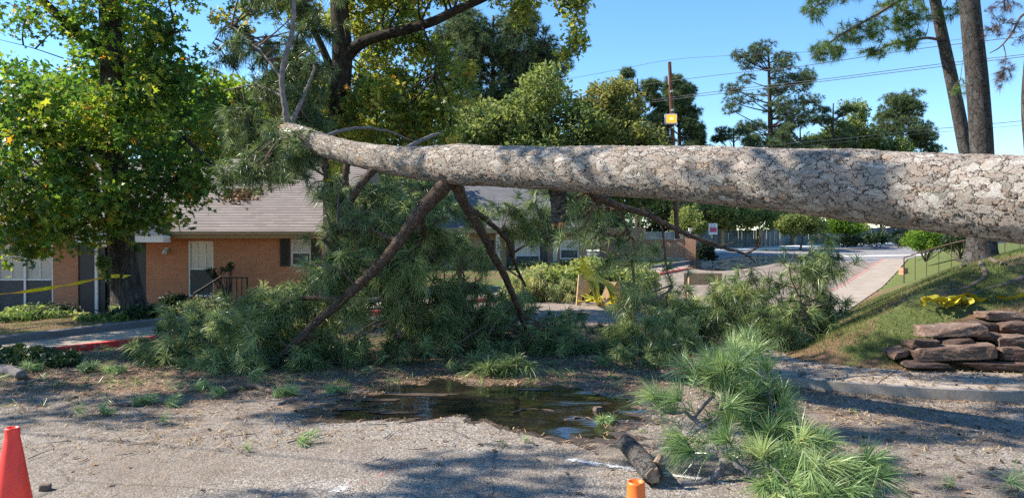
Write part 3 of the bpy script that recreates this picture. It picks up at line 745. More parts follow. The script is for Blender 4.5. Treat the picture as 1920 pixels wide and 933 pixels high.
# soldier course above openings
x = -24.0
while x < XR1-.1:
    if not (hx(140) < x+.03 < hx(278)):
        skip = any(a-.03 < x+.03 < b+.03 and d > WT-.25 for (a, b, c, d) in ops)
        if not skip: g.bb(x, x+.062, HY-.008, HY+.001, WT-.27, WT-.06, tint=R.random())
    x += .074
g.obj('wall', MT['brick'], h1)
zr_ = 4.60
g = roof_hip(-24.6, XR1+.35, HY-.55, HY+10.55, 1.99, HY+4.8, zr_, 0, 0)
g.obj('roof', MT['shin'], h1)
g = G(); g.bb(-24.6, XR1+.35, HY-.58, HY-.552, 1.80, 1.975); g.obj('fascia', MT['tan'], h1)
g = G(); g.bb(-24.6, XR1+.35, HY-.70, HY-.584, 1.90, 1.99); g.obj('gutter', MT['tan'], h1)
g = G(); g.bb(-24.6, XR1+.35, HY-.551, HY-.003, 1.84, 1.868); g.obj('soffit', MT['soff'], h1)
# entry porch: dark gable, white fascia, black recess, door, trim
ex0, ex1 = hx(146), hx(274)
g = G(); g.bb(ex0-.02, ex1+.02, HY+.9, HY+1.0, HG-.1, WT); g.obj('recess_panel', MT['black'], h1)
g = G(); g.bb(ex0+.0, ex0+.75, HY+.04, HY+.10, HG, 1.86); g.bb(ex1-.45, ex1, HY+.04, HY+.10, HG, 1.86); g.obj('side_panel', MT['black'], h1)
dr = G(); dx0 = hx(180); dr.bb(dx0+.06, dx0+.98, HY+.16, HY+.2, HG+.05, 1.55)
for zz in (HG+.25, HG+.95): 
    for xx in (dx0+.16, dx0+.56): dr.bb(xx, xx+.32, HY+.145, HY+.16, zz, zz+.5)
dob = dr.obj('door', MT['black'], h1)
kn = G(); kn.lathe([(0, 0), (.03, .01), (.035, .03), (0, .05)], (dx0+.9, HY+.12, HG+1.0), 12); k = kn.obj('handle', MT['metal'], None); k.parent = dob
fr = G(); fr.bb(dx0-.03, dx0+.05, HY-.02, HY+.16, HG, 1.72); fr.bb(dx0+.05, ex1-.4, HY-.02, HY+.16, 1.56, 1.64); fr.bb(dx0+.99, dx0+1.05, HY+.0, HY+.16, HG, 1.56); fr.obj('door_frame', MT['white'], h1)
g = G(); px0, px1 = hx(142, 20.9), hx(306, 20.9); g.bb(px0, px1, 20.88, 21.35, hz(454, 20.9), hz(441, 20.9)); g.obj('porch_fascia', MT['white'], h1)
g = G(); za = hz(441, 20.9)+.003; xm = (px0+px1)/2
g.add([(px0, 20.86, za), (px1, 20.86, za), (xm+.3, 22.6, za+.85), (xm-.3, 22.6, za+.85), (px0, 22.6, za), (px1, 22.6, za)], [np.array([[0,1,2,3]]), np.array([[1,5,2],[0,3,4]]), np.array([[0,4,5,1]])])
g.obj('porch_roof', MT['black'], h1)
for (a, b, c, d), cols in ((ops[0], 4), (ops[1], 4), (ops[3], 3), (ops[4], 2)):
    window(h1, a, b, c, d, HY+.08, cols, 2)
g = G(); g.bb((ops[1][0]+ops[1][1])/2-.03, (ops[1][0]+ops[1][1])/2+.03, HY+.015, HY+.045, ops[1][2]+.05, ops[1][3]-.05); g.obj('mullion', MT['white'], h1)
for a, b in ((525, 545), (583, 603)):
    s = G(); x0, x1 = hx(a)+.01, hx(b)-.01; s.bb(x0, x1, HY-.05, HY-.012, hz(499), hz(448))
    zz = hz(499)+.06
    while zz < hz(448)-.05: s.box(((x0+x1)/2, HY-.055, zz), (x1-x0-.08, .012, .03), rx=.4); zz += .045
    s.obj('shutter', MT['black'], h1)
# wall lamp
lx, lz = hx(313), hz(470)
l = G(); l.bb(lx-.05, lx+.05, HY-.03, HY-.008, lz-.02, lz+.09); l.box((lx, HY-.08, lz+.06), (.03, .12, .02)); l.lathe([(0, .06), (.05, .05), (.075, -.08), (.06, -.09), (.0, -.09)], (lx, HY-.14, lz), 12)
tag(l.obj('wall_lamp', MT['metal']), 'small metal wall lamp mounted on the orange brick beside the black entrance', 'lamp')

# house two
H2, G2 = 38.0, .22
x2 = lambda px: (px-960)/FPX*H2
z2f = lambda py: CZ-(py-HOR)/FPX*H2
h2 = thing('grey_roof_house', 'single storey house with dark grey shingle roof seen through the pine boughs', 'house', (-2, H2, G2))
o2p = [(x2(800), x2(850), z2f(500), z2f(452)), (x2(903), x2(927), G2, z2f(450)), (x2(966), x2(1012), z2f(508), z2f(450)), (x2(1050), x2(1085), z2f(485), z2f(450))]
g = wall_with_openings(x2(690), x2(1100), G2-.3, 2.42, H2, .2, o2p, MT['brick3'], h2)
g.bb(x2(1100)-.2, x2(1100), H2+.2, H2+8, G2-.3, 2.42); g.bb(x2(690), x2(690)+.2, H2+.2, H2+8, G2-.3, 2.42); g.bb(x2(690), x2(1100), H2+8, H2+8.2, G2-.3, 2.42)
g.obj('wall', MT['brick3'], h2)
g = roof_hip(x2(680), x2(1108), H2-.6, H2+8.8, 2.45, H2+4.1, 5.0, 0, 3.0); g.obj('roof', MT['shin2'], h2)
g = G(); g.bb(x2(680), x2(1108), H2-.64, H2-.602, 2.2, 2.44); g.obj('fascia', MT['tan'], h2)
g = G(); g.bb(x2(903), x2(927), H2+.1, H2+.14, G2, z2f(450)); g.obj('door', MT['black'], h2)
for a in (o2p[0], o2p[2], o2p[3]): window(h2, *a, H2+.06, 4, 2)
for a, b in ((1013, 1026), (950, 964), (852, 868)):
    s = G(); s.bb(x2(a), x2(b), H2-.04, H2-.01, z2f(500), z2f(448)); s.obj('shutter', MT['black'], h2)
for a in (930, 1036): s = G(); s.bb(x2(a), x2(a+8), H2-.5, H2-.35, G2, 2.2); s.obj('porch_post', MT['cream'], h2)

# entrance brick walls
ew = thing('entrance_wall', 'low sunlit brick entrance wall with concrete cap and brick end pillar beside the entrance road', 'brick wall', (9.5, 46.5, .65))
zb = .66
def rbox(g, x0, y0, x1, y1, th, z0, z1): 
    a = math.atan2(y1-y0, x1-x0); L = math.hypot(x1-x0, y1-y0); g.box(((x0+x1)/2, (y0+y1)/2, (z0+z1)/2), (L, th, z1-z0), rz=a)
pA = P(1209, 460, 47.2); pB = P(1287, 460, 46.0); pC = P(1296, 460, 45.9)
g = G(); rbox(g, pA[0], pA[1], pB[0], pB[1], .3, zb+.22, 1.93); g.obj('brick_panel', MT['brick2'], ew)
g = G(); rbox(g, pA[0]-.1, pA[1]+.02, pB[0], pB[1]+.02, .5, zb-.3, zb+.22); g.obj('base', MT['walk'], ew)
g = G(); rbox(g, pA[0]-.05, pA[1], pB[0]-.02, pB[1], .38, 1.932, 2.0); g.obj('cap', MT['walk'], ew)
g = G(); g.box((pC[0], pC[1], 1.3), (.62, .62, 1.75), rz=-.35); g.obj('pillar', MT['brick2'], ew)
g = G(); g.box((pC[0], pC[1], 2.21), (.7, .7, .07), rz=-.35); g.obj('pillar_cap', MT['brick2'], ew)
l = G(); pl = P(1294, 430, 45.9); l.tube([(pl[0], pl[1], 2.245), (pl[0], pl[1], 2.45)], .02, 6); l.box((pl[0], pl[1], 2.53), (.16, .16, .16)); l.box((pl[0], pl[1], 2.63), (.2, .2, .03))
tag(l.obj('pillar_lantern', MT['white']), 'tiny white lantern standing on the brick end pillar', 'lantern')
g = G(); q0 = P(1126, 460, 49.3); q1 = P(1208, 460, 47.6); rbox(g, q0[0], q0[1], q1[0], q1[1], .25, .4, 2.72)
tag(g.obj('tall_brick_wall', MT['brick2']), 'taller shaded red brick wall standing behind the lawn and the sunlit entrance wall', 'brick wall')

# fence
fn = thing('board_fence', 'grey blue wooden board fence with brown posts along the far side of the street', 'fence', (26, 70, 1.5))
fl = offset(FEi[1:3], -3.0); fl = np.vstack([[(-30, 62)], fl, [fl[1]+(fl[1]-fl[0])*.7]])
g = G(); pst = []
for (a, b) in zip(fl[:-1], fl[1:]):
    L = np.linalg.norm(b-a); n = int(L/.16); an = math.atan2(*(b-a)[::-1])
    for k in range(n):
        p = a+(b-a)*(k+.5)/n; z = float(Bz(p[1]))+.1; hh = 1.48+.015*R.normal()
        g.box((p[0]+R.normal(0, .008), p[1]+R.normal(0, .008), z+hh/2), (.148, .02, hh), rz=an)
    for k in range(int(L/5)):
        p = a+(b-a)*(k*5+2.)/L; pst.append((p, an))
g.obj('boards', MT['fence'], fn)
for p, an in pst:
    if p[0] < 5: continue
    q = G(); z = float(Bz(p[1]))+.1; q.box((p[0]+.15*math.sin(an), p[1]-.15*math.cos(an), z+.8), (.42, .26, 1.6), rz=an); q.obj('post', MT['tan'], fn)

# ------------------------------------------------------------------ sign
sg = P(1337, 429, 50.0); gz = float(Bz(50))
st = thing('yard_sign', 'small white sign with a maroon block on a post by the far fence', 'sign', (sg[0], sg[1], gz+.05))
g = G(); g.box((sg[0], sg[1]+.03, (gz+sg[2]+.2)/2), (.04, .03, sg[2]+.2-gz)); g.obj('post', MT['iron'], st)
g = G(); g.bb(sg[0]-.28, sg[0]+.28, sg[1]-.01, sg[1]+.01, sg[2]-.36, sg[2]+.36); pn = g.obj('panel', MT['white'], st)
g = G(); g.bb(sg[0]-.22, sg[0]+.23, sg[1]-.016, sg[1]-.011, sg[2]-.20, sg[2]+.09); k = g.obj('maroon_block', MT['maroon'], None); k.parent = pn; k.location = (0, 0, 0)
for row, (zz, segs) in enumerate(((.25, ((-.17, -.04), (.02, .16))), (.15, ((-.21, -.05), (-.02, .14))))):
    for a, b in segs:
        x = a; g = G()
        while x < b: g.bb(sg[0]+x, sg[0]+x+.018, sg[1]-.016, sg[1]-.011, sg[2]+zz-.03, sg[2]+zz+.03*R.random()); x += .032
        k = g.obj('lettering', MT['ink'], None); k.parent = pn

# ------------------------------------------------------------------ utility pole, lamp, wires
pb = P(1272, 480, 52); pt = P(1255, 117, 52); pm = P(1263, 300, 52)
up = thing('utility_pole', 'tall reddish brown wooden utility pole rising beyond the fallen trunk', 'utility pole', (pb[0], pb[1], .7))
g = G(); g.tube([(pb[0], 52, .5), pm, pt], [.17, .15, .12], 12, sub=4); g.obj('pole', MT['pole'], up)
for py in (172, 207, 215, 240): q = P(1256+(py-117)*.048, py, 51.8); g = G(); g.box(q, (.16, .3, .12)); g.obj('bracket', MT['metal'], up)
g = G(); q = P(1253, 115, 52); g.tube([q+[0, 0, -1.6], q+[0, 0, .1]], .03, 6); g.obj('pole_top_pin', MT['metal'], up)
lp = P(1258, 223, 51.3)
fl_ = thing('flood_lamp', 'square flood lamp glowing amber on the utility pole', 'lamp', lp)
g = G(); g.box(lp+[0, .12, 0], (.78, .3, .66)); g.obj('housing', MT['white'], fl_)
g = G(); g.box(lp+[.02, -.045, 0], (.64, .03, .5)); ln = g.obj('lens', MT['amber'], fl_)
g = G(); g.box(lp+[.02, -.066, .0], (.24, .012, .16)); k = g.obj('bulb', MT['hot'], None); k.parent = ln
def wire(pix, label, r=.018, cat='power line'):
    pts = PL(pix); g = G(); g.tube(pts, r, 5, sub=5, cap=False)
    return tag(g.obj('power_line', MT['wire']), label, cat, 'overhead lines on the pole')
wire([(1920,60,40),(1700,85,44),(1515,98,47),(1380,104,49),(1255,113,52),(1155,132,54),(1055,150,57),(900,176,60)], 'topmost thin line running off the tip of the utility pole', .013)
wire([(1925,68,40),(1700,95,43),(1500,125,46),(1400,135,48),(1258,152,51.9),(1120,172,54),(980,186,56),(860,180,60)], 'second line from the top crossing the blue sky past the pole', .02)
wire([(1925,102,40),(1750,122,43),(1550,148,46),(1400,165,49),(1258,183,51.9),(1150,200,54),(1000,220,56),(860,242,60)], 'lower line of the close pair, upper strand, crossing the tall pine', .02)
wire([(1925,106,40),(1750,127,43),(1550,152,46),(1400,170,49),(1258,187,51.9),(1150,203,54),(1000,224,56),(860,245,60)], 'lowest strand of the close pair running past the pole above the lamp', .02)
wire([(1925,226,60),(1800,238,60),(1700,246,60),(1560,262,60),(1300,285,60)], 'low distant line passing behind the two standing pines', .022)
wire([(1925,234,62),(1800,245,62),(1700,253,62),(1500,275,62),(1330,290,62)], 'faint lowest distant line under its twin behind the standing pines', .014)
wire([(1258,212,51.8),(1236,240,51.6),(1200,280,51),(1170,320,50)], 'slack guy cable sloping down from the pole below the lamp', .02, 'cable')

# ------------------------------------------------------------------ railings
def railing(name, label, pts, hgt, rr, rb, step, mat, bottom=True):
    t = thing(name, label, 'railing', pts[0]); pts = np.array(pts, float)
    L = np.r_[0, np.cumsum(np.linalg.norm(np.diff(pts, axis=0), axis=1))]
    top = pts+[0, 0, hgt]
    g = G(); g.tube(top, rr, 8); g.obj('handrail', mat, t)
    if bottom: g = G(); g.tube(pts+[0, 0, .12], rr*.6, 6); g.obj('bottom_rail', mat, t)
    n = int(L[-1]/step)
    for k in range(n+1):
        s = L[-1]*k/n; p = np.array([np.interp(s, L, pts[:, a]) for a in range(3)])
        main = (k == 0 or k == n)
        g = G(); g.tube([p+[0, 0, -.1 if main else (-.1 if not bottom else .12)], p+[0, 0, hgt-rr*.5]], rb*(1.8 if main else 1), 6); g.obj('post' if main else 'baluster', mat, t)
    return t
rp = []
for px, d in ((1695, 27.8), (1740, 27.0), (1790, 26.2), (1850, 25.2), (1925, 24.2), (2010, 23.4)):
    x = (px-960)/FPX*d; rp.append((x, d, H1(x, d)))
railing('sloped_handrail', 'thin rusty iron handrail climbing the grassy bank behind the standing pine', rp, .92, .022, .012, .42, MT['rust'], False)
x = hit(1696, 514); g = G(); g.box((x[0]-.05, x[1], x[2]+.12), (.22, .3, .3), rz=.3); tag(g.obj('brick_block', MT['brick2']), 'small brown block at the foot of the rusty handrail', 'block')
by = 20.6; hzz = H1(hx(430, by), by)
rl = [(hx(372, by), by-.3, HG+.05), (hx(414, by), by, HG+.48), (hx(463, by), by, HG+.48)]
railing('porch_railing', 'black iron step railing in front of the orange brick wall, partly behind pine needles', rl, .80, .026, .014, .13, MT['iron'])
g = G(); g.bb(hx(410, by), hx(470, by), by, HY-.02, HG-.2, HG+.45); tag(g.obj('porch_step', MT['wallc']), 'concrete porch landing behind the black iron railing', 'step')

# ------------------------------------------------------------------ rocks of the dry stone wall
def stone(cx, cy, cz, L, D, Hh_, rz, seed, tilt=0):
    rs = np.random.default_rng(seed); bm = bmesh.new()
    for k in range(30):
        v = rs.uniform(-1, 1, 3); ax = rs.integers(0, 3); v[ax] = np.sign(v[ax])*rs.uniform(.86, 1); v = np.sign(v)*np.abs(v)**.55
        bm.verts.new(v*np.array([L/2, D/2, Hh_/2]))
    r_ = bmesh.ops.convex_hull(bm, input=bm.verts)
    loose = [v for v in bm.verts if not v.link_faces]
    if loose: bmesh.ops.delete(bm, geom=loose, context='VERTS')
    bmesh.ops.dissolve_limit(bm, angle_limit=.12, verts=bm.verts, edges=bm.edges)
    bmesh.ops.bevel(bm, geom=list(bm.edges), offset=.06*Hh_, segments=1, affect='EDGES', clamp_overlap=True)
    bmesh.ops.triangulate(bm, faces=bm.faces)
    for it in range(3):
        le = [e for e in bm.edges if e.calc_length() > .035+.02*(L > .5)]
        if le: bmesh.ops.subdivide_edges(bm, edges=le, cuts=1); bmesh.ops.triangulate(bm, faces=bm.faces)
    a = rs.random(3)*20
    bm.normal_update()
    for v in bm.verts:
        c = v.co; n1 = mnoise.fractal(Vector((c.x*5+a[0], c.y*5+a[1], c.z*22+a[2])), .9, 2.1, 4); n2 = mnoise.noise(Vector((c.x*3+a[1], c.y*3, c.z*60)))
        v.co = c+v.normal*(n1*.011+n2*.005)
    V = np.array([v.co[:] for v in bm.verts]) @ rotm(1, tilt).T @ rotm(2, rz).T+np.array([cx, cy, cz]); bm.verts.index_update()
    F = np.array([[v.index for v in f.verts] for f in bm.faces if len(f.verts) == 3]); bm.free()
    g = G(); g.add(V, F, tint=rs.random()); return g
ST = [ # x0, x1, y0, y1 in photo pixels, distance, tilt, tint, label
 (1722,1880,650,677,9.20,-.07,.75,'long pale slab stone across the middle of the dry stone wall'),
 (1798,1935,680,696,9.12,.01,.45,'long low foundation slab under the dry stone wall'),
 (1714,1770,638,655,9.32,.03,.05,'squarish dark stone at the end of the stacked rocks near the grass'),
 (1740,1860,611,633,9.50,-.06,1.0,'wide grey topped stone sitting on the middle of the stack'),
 (1776,1836,635,650,9.40,-.04,.0,'small dark stone tucked beneath the wide grey topped one'),
 (1838,1888,624,639,9.50,.06,.35,'thin flat reddish stone wedged between larger rocks'),
 (1884,1940,651,677,9.20,.0,.5,'blocky brown stone at the frame edge of the wall, lower course'),
 (1880,1935,632,648,9.36,-.1,.85,'pinkish sloping stone above the blocky brown one'),
 (1855,1935,585,602,9.85,.02,.9,'flat topmost capstone of the dry stone wall'),
 (1886,1935,606,626,9.62,-.16,.3,'leaning stone under the topmost capstone'),
 (1836,1880,604,619,9.75,.1,.15,'dark wedge stone tucked in the gap below the capstone'),
 (1680,1714,658,671,9.42,-.25,.6,'small orange lichened stone fallen beside the wall'),
 (1706,1792,682,690,9.10,.0,.2,'crumbly flat stone chips at the wall foot on the sidewalk edge')]
for k, (xa, xb, ya, yb, d, tl_, tn, lb) in enumerate(ST):
    c = P((xa+xb)/2, (ya+yb)/2, d); g = stone(c[0], c[1]+.2, c[2], (xb-xa)*d/FPX*.98, .44, (yb-ya)*d/FPX*1.06, -.15, 40+k, tl_); g.t = [np.full(g.n, tn)]
    tag(g.obj('wall_stone', MT['rock']), lb, 'stone', 'stacked sandstone rocks of the bank wall')

# ------------------------------------------------------------------ cones
def cone(x, y, mat, label, hh=.71, sc=1.0):
    t = thing('traffic_cone', label, 'traffic cone', (x, y, .0), 'traffic cones in front')
    g = G(); g.lathe([(.155, .035), (.150, .05), (.112, .20), (.078, .40), (.036, .655), (.0335, .66), (.0335, .70), (.0315, .71), (.026, .71), (.026, .62), (.0, .62)], (0, 0, .006), 48)
    local(g, 'cone_body', mat, t, True)
    g = G(); V = []; n = 8; s = .185; 
    g.box((0, 0, .021), (.37, .37, .03)); local(g, 'base', mat, t)
    return t
cone((22-960)/FPX*3.76, 3.76, MT['cone'], 'large bright red orange traffic cone standing on the sunlit asphalt')
cone((1193-960)/FPX*2.9, 2.9, MT['cone2'], 'lighter orange traffic cone beside the short cut log, mostly below the frame')

# ------------------------------------------------------------------ barricades and tape
def bar_leg(pxa, pxb, pyt, pyb, d, label, ang=0.3):
    a = P((pxa+pxb)/2, pyb, d); gz = 0; a[2] = gz; hh = (pyb-pyt)*d/FPX; wd = (pxb-pxa)*d/FPX
    t = thing('wooden_barricade', label, 'barricade', a, 'wooden barricades by the cut branches', rz=ang)
    for sgn in (-1, 1):
        g = G(); n = 1
        g.add([(-.13+sgn*.03, sgn*.03-.02, hh), (.13+sgn*.03, sgn*.03-.02, hh), (.07+sgn*wd*.42, sgn*.25-.02, 0), (-.07+sgn*wd*.42, sgn*.25-.02, 0),
               (-.13+sgn*.03, sgn*.03+.02, hh), (.13+sgn*.03, sgn*.03+.02, hh), (.07+sgn*wd*.42, sgn*.25+.02, 0), (-.07+sgn*wd*.42, sgn*.25+.02, 0)],
              np.array([[0,3,2,1],[4,5,6,7],[0,1,5,4],[1,2,6,5],[2,3,7,6],[3,0,4,7]]))
        local(g, 'leg', MT['ply'], t)
    return t
gb = lambda py: 1.6*FPX/(py-HOR)
def barr(px, pyb, pyt, wpx, label, ang): 
    d = gb(pyb); return bar_leg(px-wpx/2, px+wpx/2, pyt, pyb, d, label, ang)
b1 = barr(1093, 570, 514, 52, 'wooden A shaped barricade leg, dark board side facing, beside the slanting yellow tape', .5)
b2 = barr(1150, 572, 528, 48, 'wooden A shaped barricade leg leaning beside the yellow tape pile', -.3)
b3 = barr(1170, 556, 511, 56, 'pale sunlit wooden barricade leg standing behind the others', .1)
d4 = gb(560); c4 = P(1318, 523, d4)
t4 = thing('plank_barricade', 'barricade with a wide tan plank beyond the green pine boughs', 'barricade', (c4[0], c4[1], 0))
g = G(); g.box((c4[0], c4[1], c4[2]), (72*d4/FPX, .03, 22*d4/FPX)); g.obj('plank', MT['ply'], t4)
for sx in (-1, 1):
    for sy in (-1, 1):
        g = G(); g.tube([(c4[0]+sx*.42, c4[1]+.03+sy*.03, c4[2]+.1), (c4[0]+sx*.5, c4[1]+.03+sy*.3, 0)], .03, 4); g.obj('leg', MT['ply'], t4)
def strip(g, pts, w, up=(0, 0, 1), twist=None, th=.002):
    pts = np.asarray(pts, float); pts, tw = smooth_path(pts, np.asarray(twist if twist is not None else np.zeros(len(pts)), float), 8)
    T = unit(np.gradient(pts, axis=0)); U = unit(np.cross(T, np.array(up, float)+1e-3)); W = np.cross(U, T)
    S = np.cos(tw)[:, None]*W+np.sin(tw)[:, None]*U; n = len(pts)
    V = np.vstack([pts-S*w/2, pts+S*w/2]); i = np.arange(n-1); g.add(V, [np.stack([i, i+1, n+i+1, n+i], 1)])
g = G(); a = P(1087, 484, 14.5); b = P(1122, 556, gb(572)); b[2] = .02
strip(g, [a, (a+b)/2+[.05, 0, -.05], b], .16, twist=[0, .5, .2]); strip(g, [a+[.02, .05, 0], (a+b)/2+[.12, 0, .0], b+[.1, 0, 0]], .07, twist=[1, .2, 0])
base = b
for k in range(5):
    e_ = b+np.array([R.uniform(-.1, .9), R.uniform(-.2, .2), 0]); m_ = (a+e_)/2+np.array([R.uniform(.05, .35), 0, R.uniform(-.1, .15)]); s0_ = a+np.array([R.uniform(0, .1), 0, R.uniform(-.35, 0)])
    strip(g, [s0_, m_, e_], .09, twist=[R.uniform(0, 1), R.uniform(0, 1), R.uniform(0, 1)])
for k in range(10):
    q = base+np.array([R.uniform(-.8, 1.2), R.uniform(-.4, .4), R.uniform(.01, .22)]); qs = [q+np.array([R.uniform(-.3, .3)*j, R.uniform(-.2, .2)*j, R.uniform(-.02, .12)]) for j in range(4)]
    for p_ in qs: p_[2] = max(.015, p_[2])
    strip(g, qs, .055, twist=R.uniform(0, 2, 4))
tag(g.obj('caution_tape', MT['tape']), 'yellow caution tape stretched down and heaped around the wooden barricades', 'caution tape')
# tape around the sweetgum
TX, TY = (232-960)/FPX*16.4, 16.4
g = G(); zz = hz(517, TY); ring = []
for a in np.linspace(PI*1.02, PI*2.02, 14): ring.append((TX+.31*math.cos(a), TY+.31*math.sin(a), zz+.01*math.sin(3*a)))
strip(g, ring, .075)
tl0 = P(-60, 556, 13.2); tr0 = np.array(ring[0])
tp = [tl0*(1-t)+tr0*t+[0, 0, -.25*t*(1-t)] for t in np.linspace(0, 1, 9)]
strip(g, tp, .07, twist=[.2, .9, 1.4, .5, .1, 1.2, .3, 1.0, .0])
tag(g.obj('caution_tape', MT['tape']), 'yellow caution tape wrapped round the leafy tree trunk and stretched across the brick house', 'caution tape')
# strap heap on the bank
sp_ = hit(1770, 585); g = G()
for k in range(8):
    a0 = R.uniform(0, 6.28); c0 = sp_+np.array([R.uniform(-.2, .2), R.uniform(-.12, .12), 0]); rad = R.uniform(.10, .2)
    pts = []
    for t in np.linspace(0, 1, 7):
        an = a0+t*R.uniform(2.5, 4.5); pts.append(c0+[rad*math.cos(an), rad*.7*math.sin(an), .07+.13*math.sin(PI*t)*R.uniform(.4, 1.1)])
    strip(g, pts, .07, twist=np.linspace(R.uniform(0, 1), R.uniform(1, 2.2), 7))
pts = [hit(px, py)+[0, 0, dz] for px, py, dz in ((1790,578,.1),(1815,568,.12),(1840,570,.03),(1862,566,.08),(1890,566,.03),(1925,560,.05))]
strip(g, pts, .08, twist=[.3, 1.2, .6, 1.5, .9, .4])
tag(g.obj('webbing_strap', MT['strap']), 'crumpled heap of wide yellow webbing strap on the grassy bank', 'strap')

# ------------------------------------------------------------------ the fallen pine
ft = thing('fallen_pine_tree', 'huge fallen pine tree whose trunk spans the picture above the ground', 'fallen tree', (-.65, 9.45, 0))
tr = [(11.9,-1.9,.55,.36),(8.0,1.65,1.25,.33),(5.6,3.8,1.62,.305),(3.65,5.56,1.93,.290),(2.6,6.52,2.13,.27),(1.63,7.40,2.285,.245),(.55,8.38,2.43,.228),(-.65,9.45,2.585,.213),(-1.35,10.05,2.68,.190),(-1.9,10.55,2.80,.165),(-2.55,11.15,2.99,.145),(-3.1,11.62,3.2,.15),(-3.45,11.95,3.33,.155)]
tr = np.array(tr); pts_, rad_ = smooth_path(tr[:, :3], tr[:, 3], 150)
L_ = np.r_[0, np.cumsum(np.linalg.norm(np.diff(pts_, axis=0), axis=1))]
n_ = int(L_[-1]/.013); s_ = np.linspace(0, L_[-1], n_); pts2 = np.stack([np.interp(s_, L_, pts_[:, k]) for k in range(3)], 1); rad2 = np.interp(s_, L_, rad_)
rad2 *= 1+.015*np.sin(s_*2.3)+.012*np.sin(s_*5.1+1)
# a swelling where the big limb leaves
ii = np.argmin(np.linalg.norm(pts2-np.array([-.6, 9.4, 2.57]), axis=1)); rad2 *= 1+.10*np.exp(-((s_-s_[ii])/.3)**2)
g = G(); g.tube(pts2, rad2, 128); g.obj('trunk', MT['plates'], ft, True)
# broken end
g = G(); e0 = tr[-1, :3]; dirv = unit(tr[-1, :3]-tr[-2, :3])
for k in range(60):
    a = R.uniform(0, 6.28); rr = .14*math.sqrt(R.random()); side = np.array([math.cos(a)*.6, math.cos(a)*.5, math.sin(a)])*rr
    L = R.uniform(.04, .2); g.tube([e0+side-dirv*.05, e0+side+dirv*L], [R.uniform(.012, .03), .003], 4)
g.obj('broken_end', MT['wood'], ft)
# root plate beyond the frame
g = G(); rc = tr[0, :3]
g.tube([rc+np.array([-.1, .1, 0]), rc+np.array([.15, -.15, -.05])], [.5, .75], 20, wob=.12)
for k in range(22):
    a = k/22*6.28; v = np.array([math.cos(a)*.66, math.cos(a)*.74, math.sin(a)]); e = rc+v*R.uniform(.9, 1.3)+np.array([.2, -.2, 0]); e[2] = max(e[2], .03)
    g.tube([rc, rc+v*.5, e], [.13, .07, .02], 6, sub=3)
g.obj('root_plate', MT['twig'], ft)

def wand(pts, amp, k=5):
    p, r = smooth_path(np.asarray(pts), np.zeros(len(pts)), k); nz = R.normal(0, amp, p.shape); nz[0] = 0; nz[-1] = 0; return p+nz
def limb(pix, radii, mat='limb', parent=ft, name='branch', n=14, amp=.006, hi=False):
    pts = PL(pix); r = np.asarray(radii, float)
    p2, r2 = smooth_path(pts, r, 12); p2 = p2+np.convolve(R.normal(0, amp, len(p2)), np.ones(3)/3, 'same')[:, None]*np.array([1, .6, 1])
    g = G(); g.tube(p2, r2*(1+R.normal(0, .04, len(r2))), n); return g, p2
FT = []
def clump(e, per=9, sig=.17):
    n = e[6]; k = max(2, int(n/per)); c = pell(*e[:6], k); d = e[2]
    A = c[R.integers(0, k, n)]+R.normal(0, sig, (n, 3))*np.array([1, 1, .75]); return A
def fol(g, skel, ells, nh, droop=.0, nn=52, length=.22, width=.0080, name='needles', parent=None, mat='needle', tl=(.05, .8), rh=.02, rt=.0085, seg=2, zmin=.03, extra=.35, spread=1.15, base=None, thin=.62):
    A = np.vstack([clump(e) for e in [(*q[:6], int(q[6]*thin)) for q in ells]]); A[:, 2] = np.maximum(A[:, 2], zmin+.12*R.random(len(A)))
    D = grow(g, skel, A, nh, rh, rt, droop)
    D = unit(D+np.array([0, 0, -.25+.3*R.random()])+R.normal(0, .25, D.shape))
    q = G(); needles(q, A, D, nn, length, width, spread, .3, seg, tl)
    if extra:
        k = R.random(len(A)) < extra; B = A[k]-D[k]*(.16+.1*R.random((k.sum(), 1))); B[:, 2] = np.maximum(B[:, 2], zmin)
        needles(q, B, unit(D[k]+R.normal(0, .5, D[k].shape)), nn//2, length*.85, width, spread*1.1, .3, seg, tl)
    # keep needles above the ground
    for k in range(len(q.v)): q.v[k][:, 2] = np.maximum(q.v[k][:, 2], zmin*.5)
    o = q.obj(name, MT[mat]); o.parent = parent; return o, A
def bough(pix, radii, ells, nh, name='branch', mat='limb', parent=ft, extra_pix=(), **kw):
    g, sk = limb(pix, radii, mat, parent, name); sk_all = [sk]
    for px_, rr_ in extra_pix:
        g2, s2 = limb(px_, rr_, mat, n=8); 
        for V, pol in zip(g2.v, [g2.p]): pass
        g.add(g2.v[0], [q for q, _ in g2.p], coords=g2.c[0]); sk_all.append(s2)
    q = kw.pop('keep', None)
    tw = G(); sk_ = np.vstack(sk_all)
    if ells:
        no, A = fol(tw, sk_, ells, nh, parent=None, **kw)
    bo = g.obj(name, MT[mat], parent, True)
    if ells:
        t_o = tw.obj('twigs', MT['twig'], None); t_o.parent = bo; no.parent = bo
    return bo
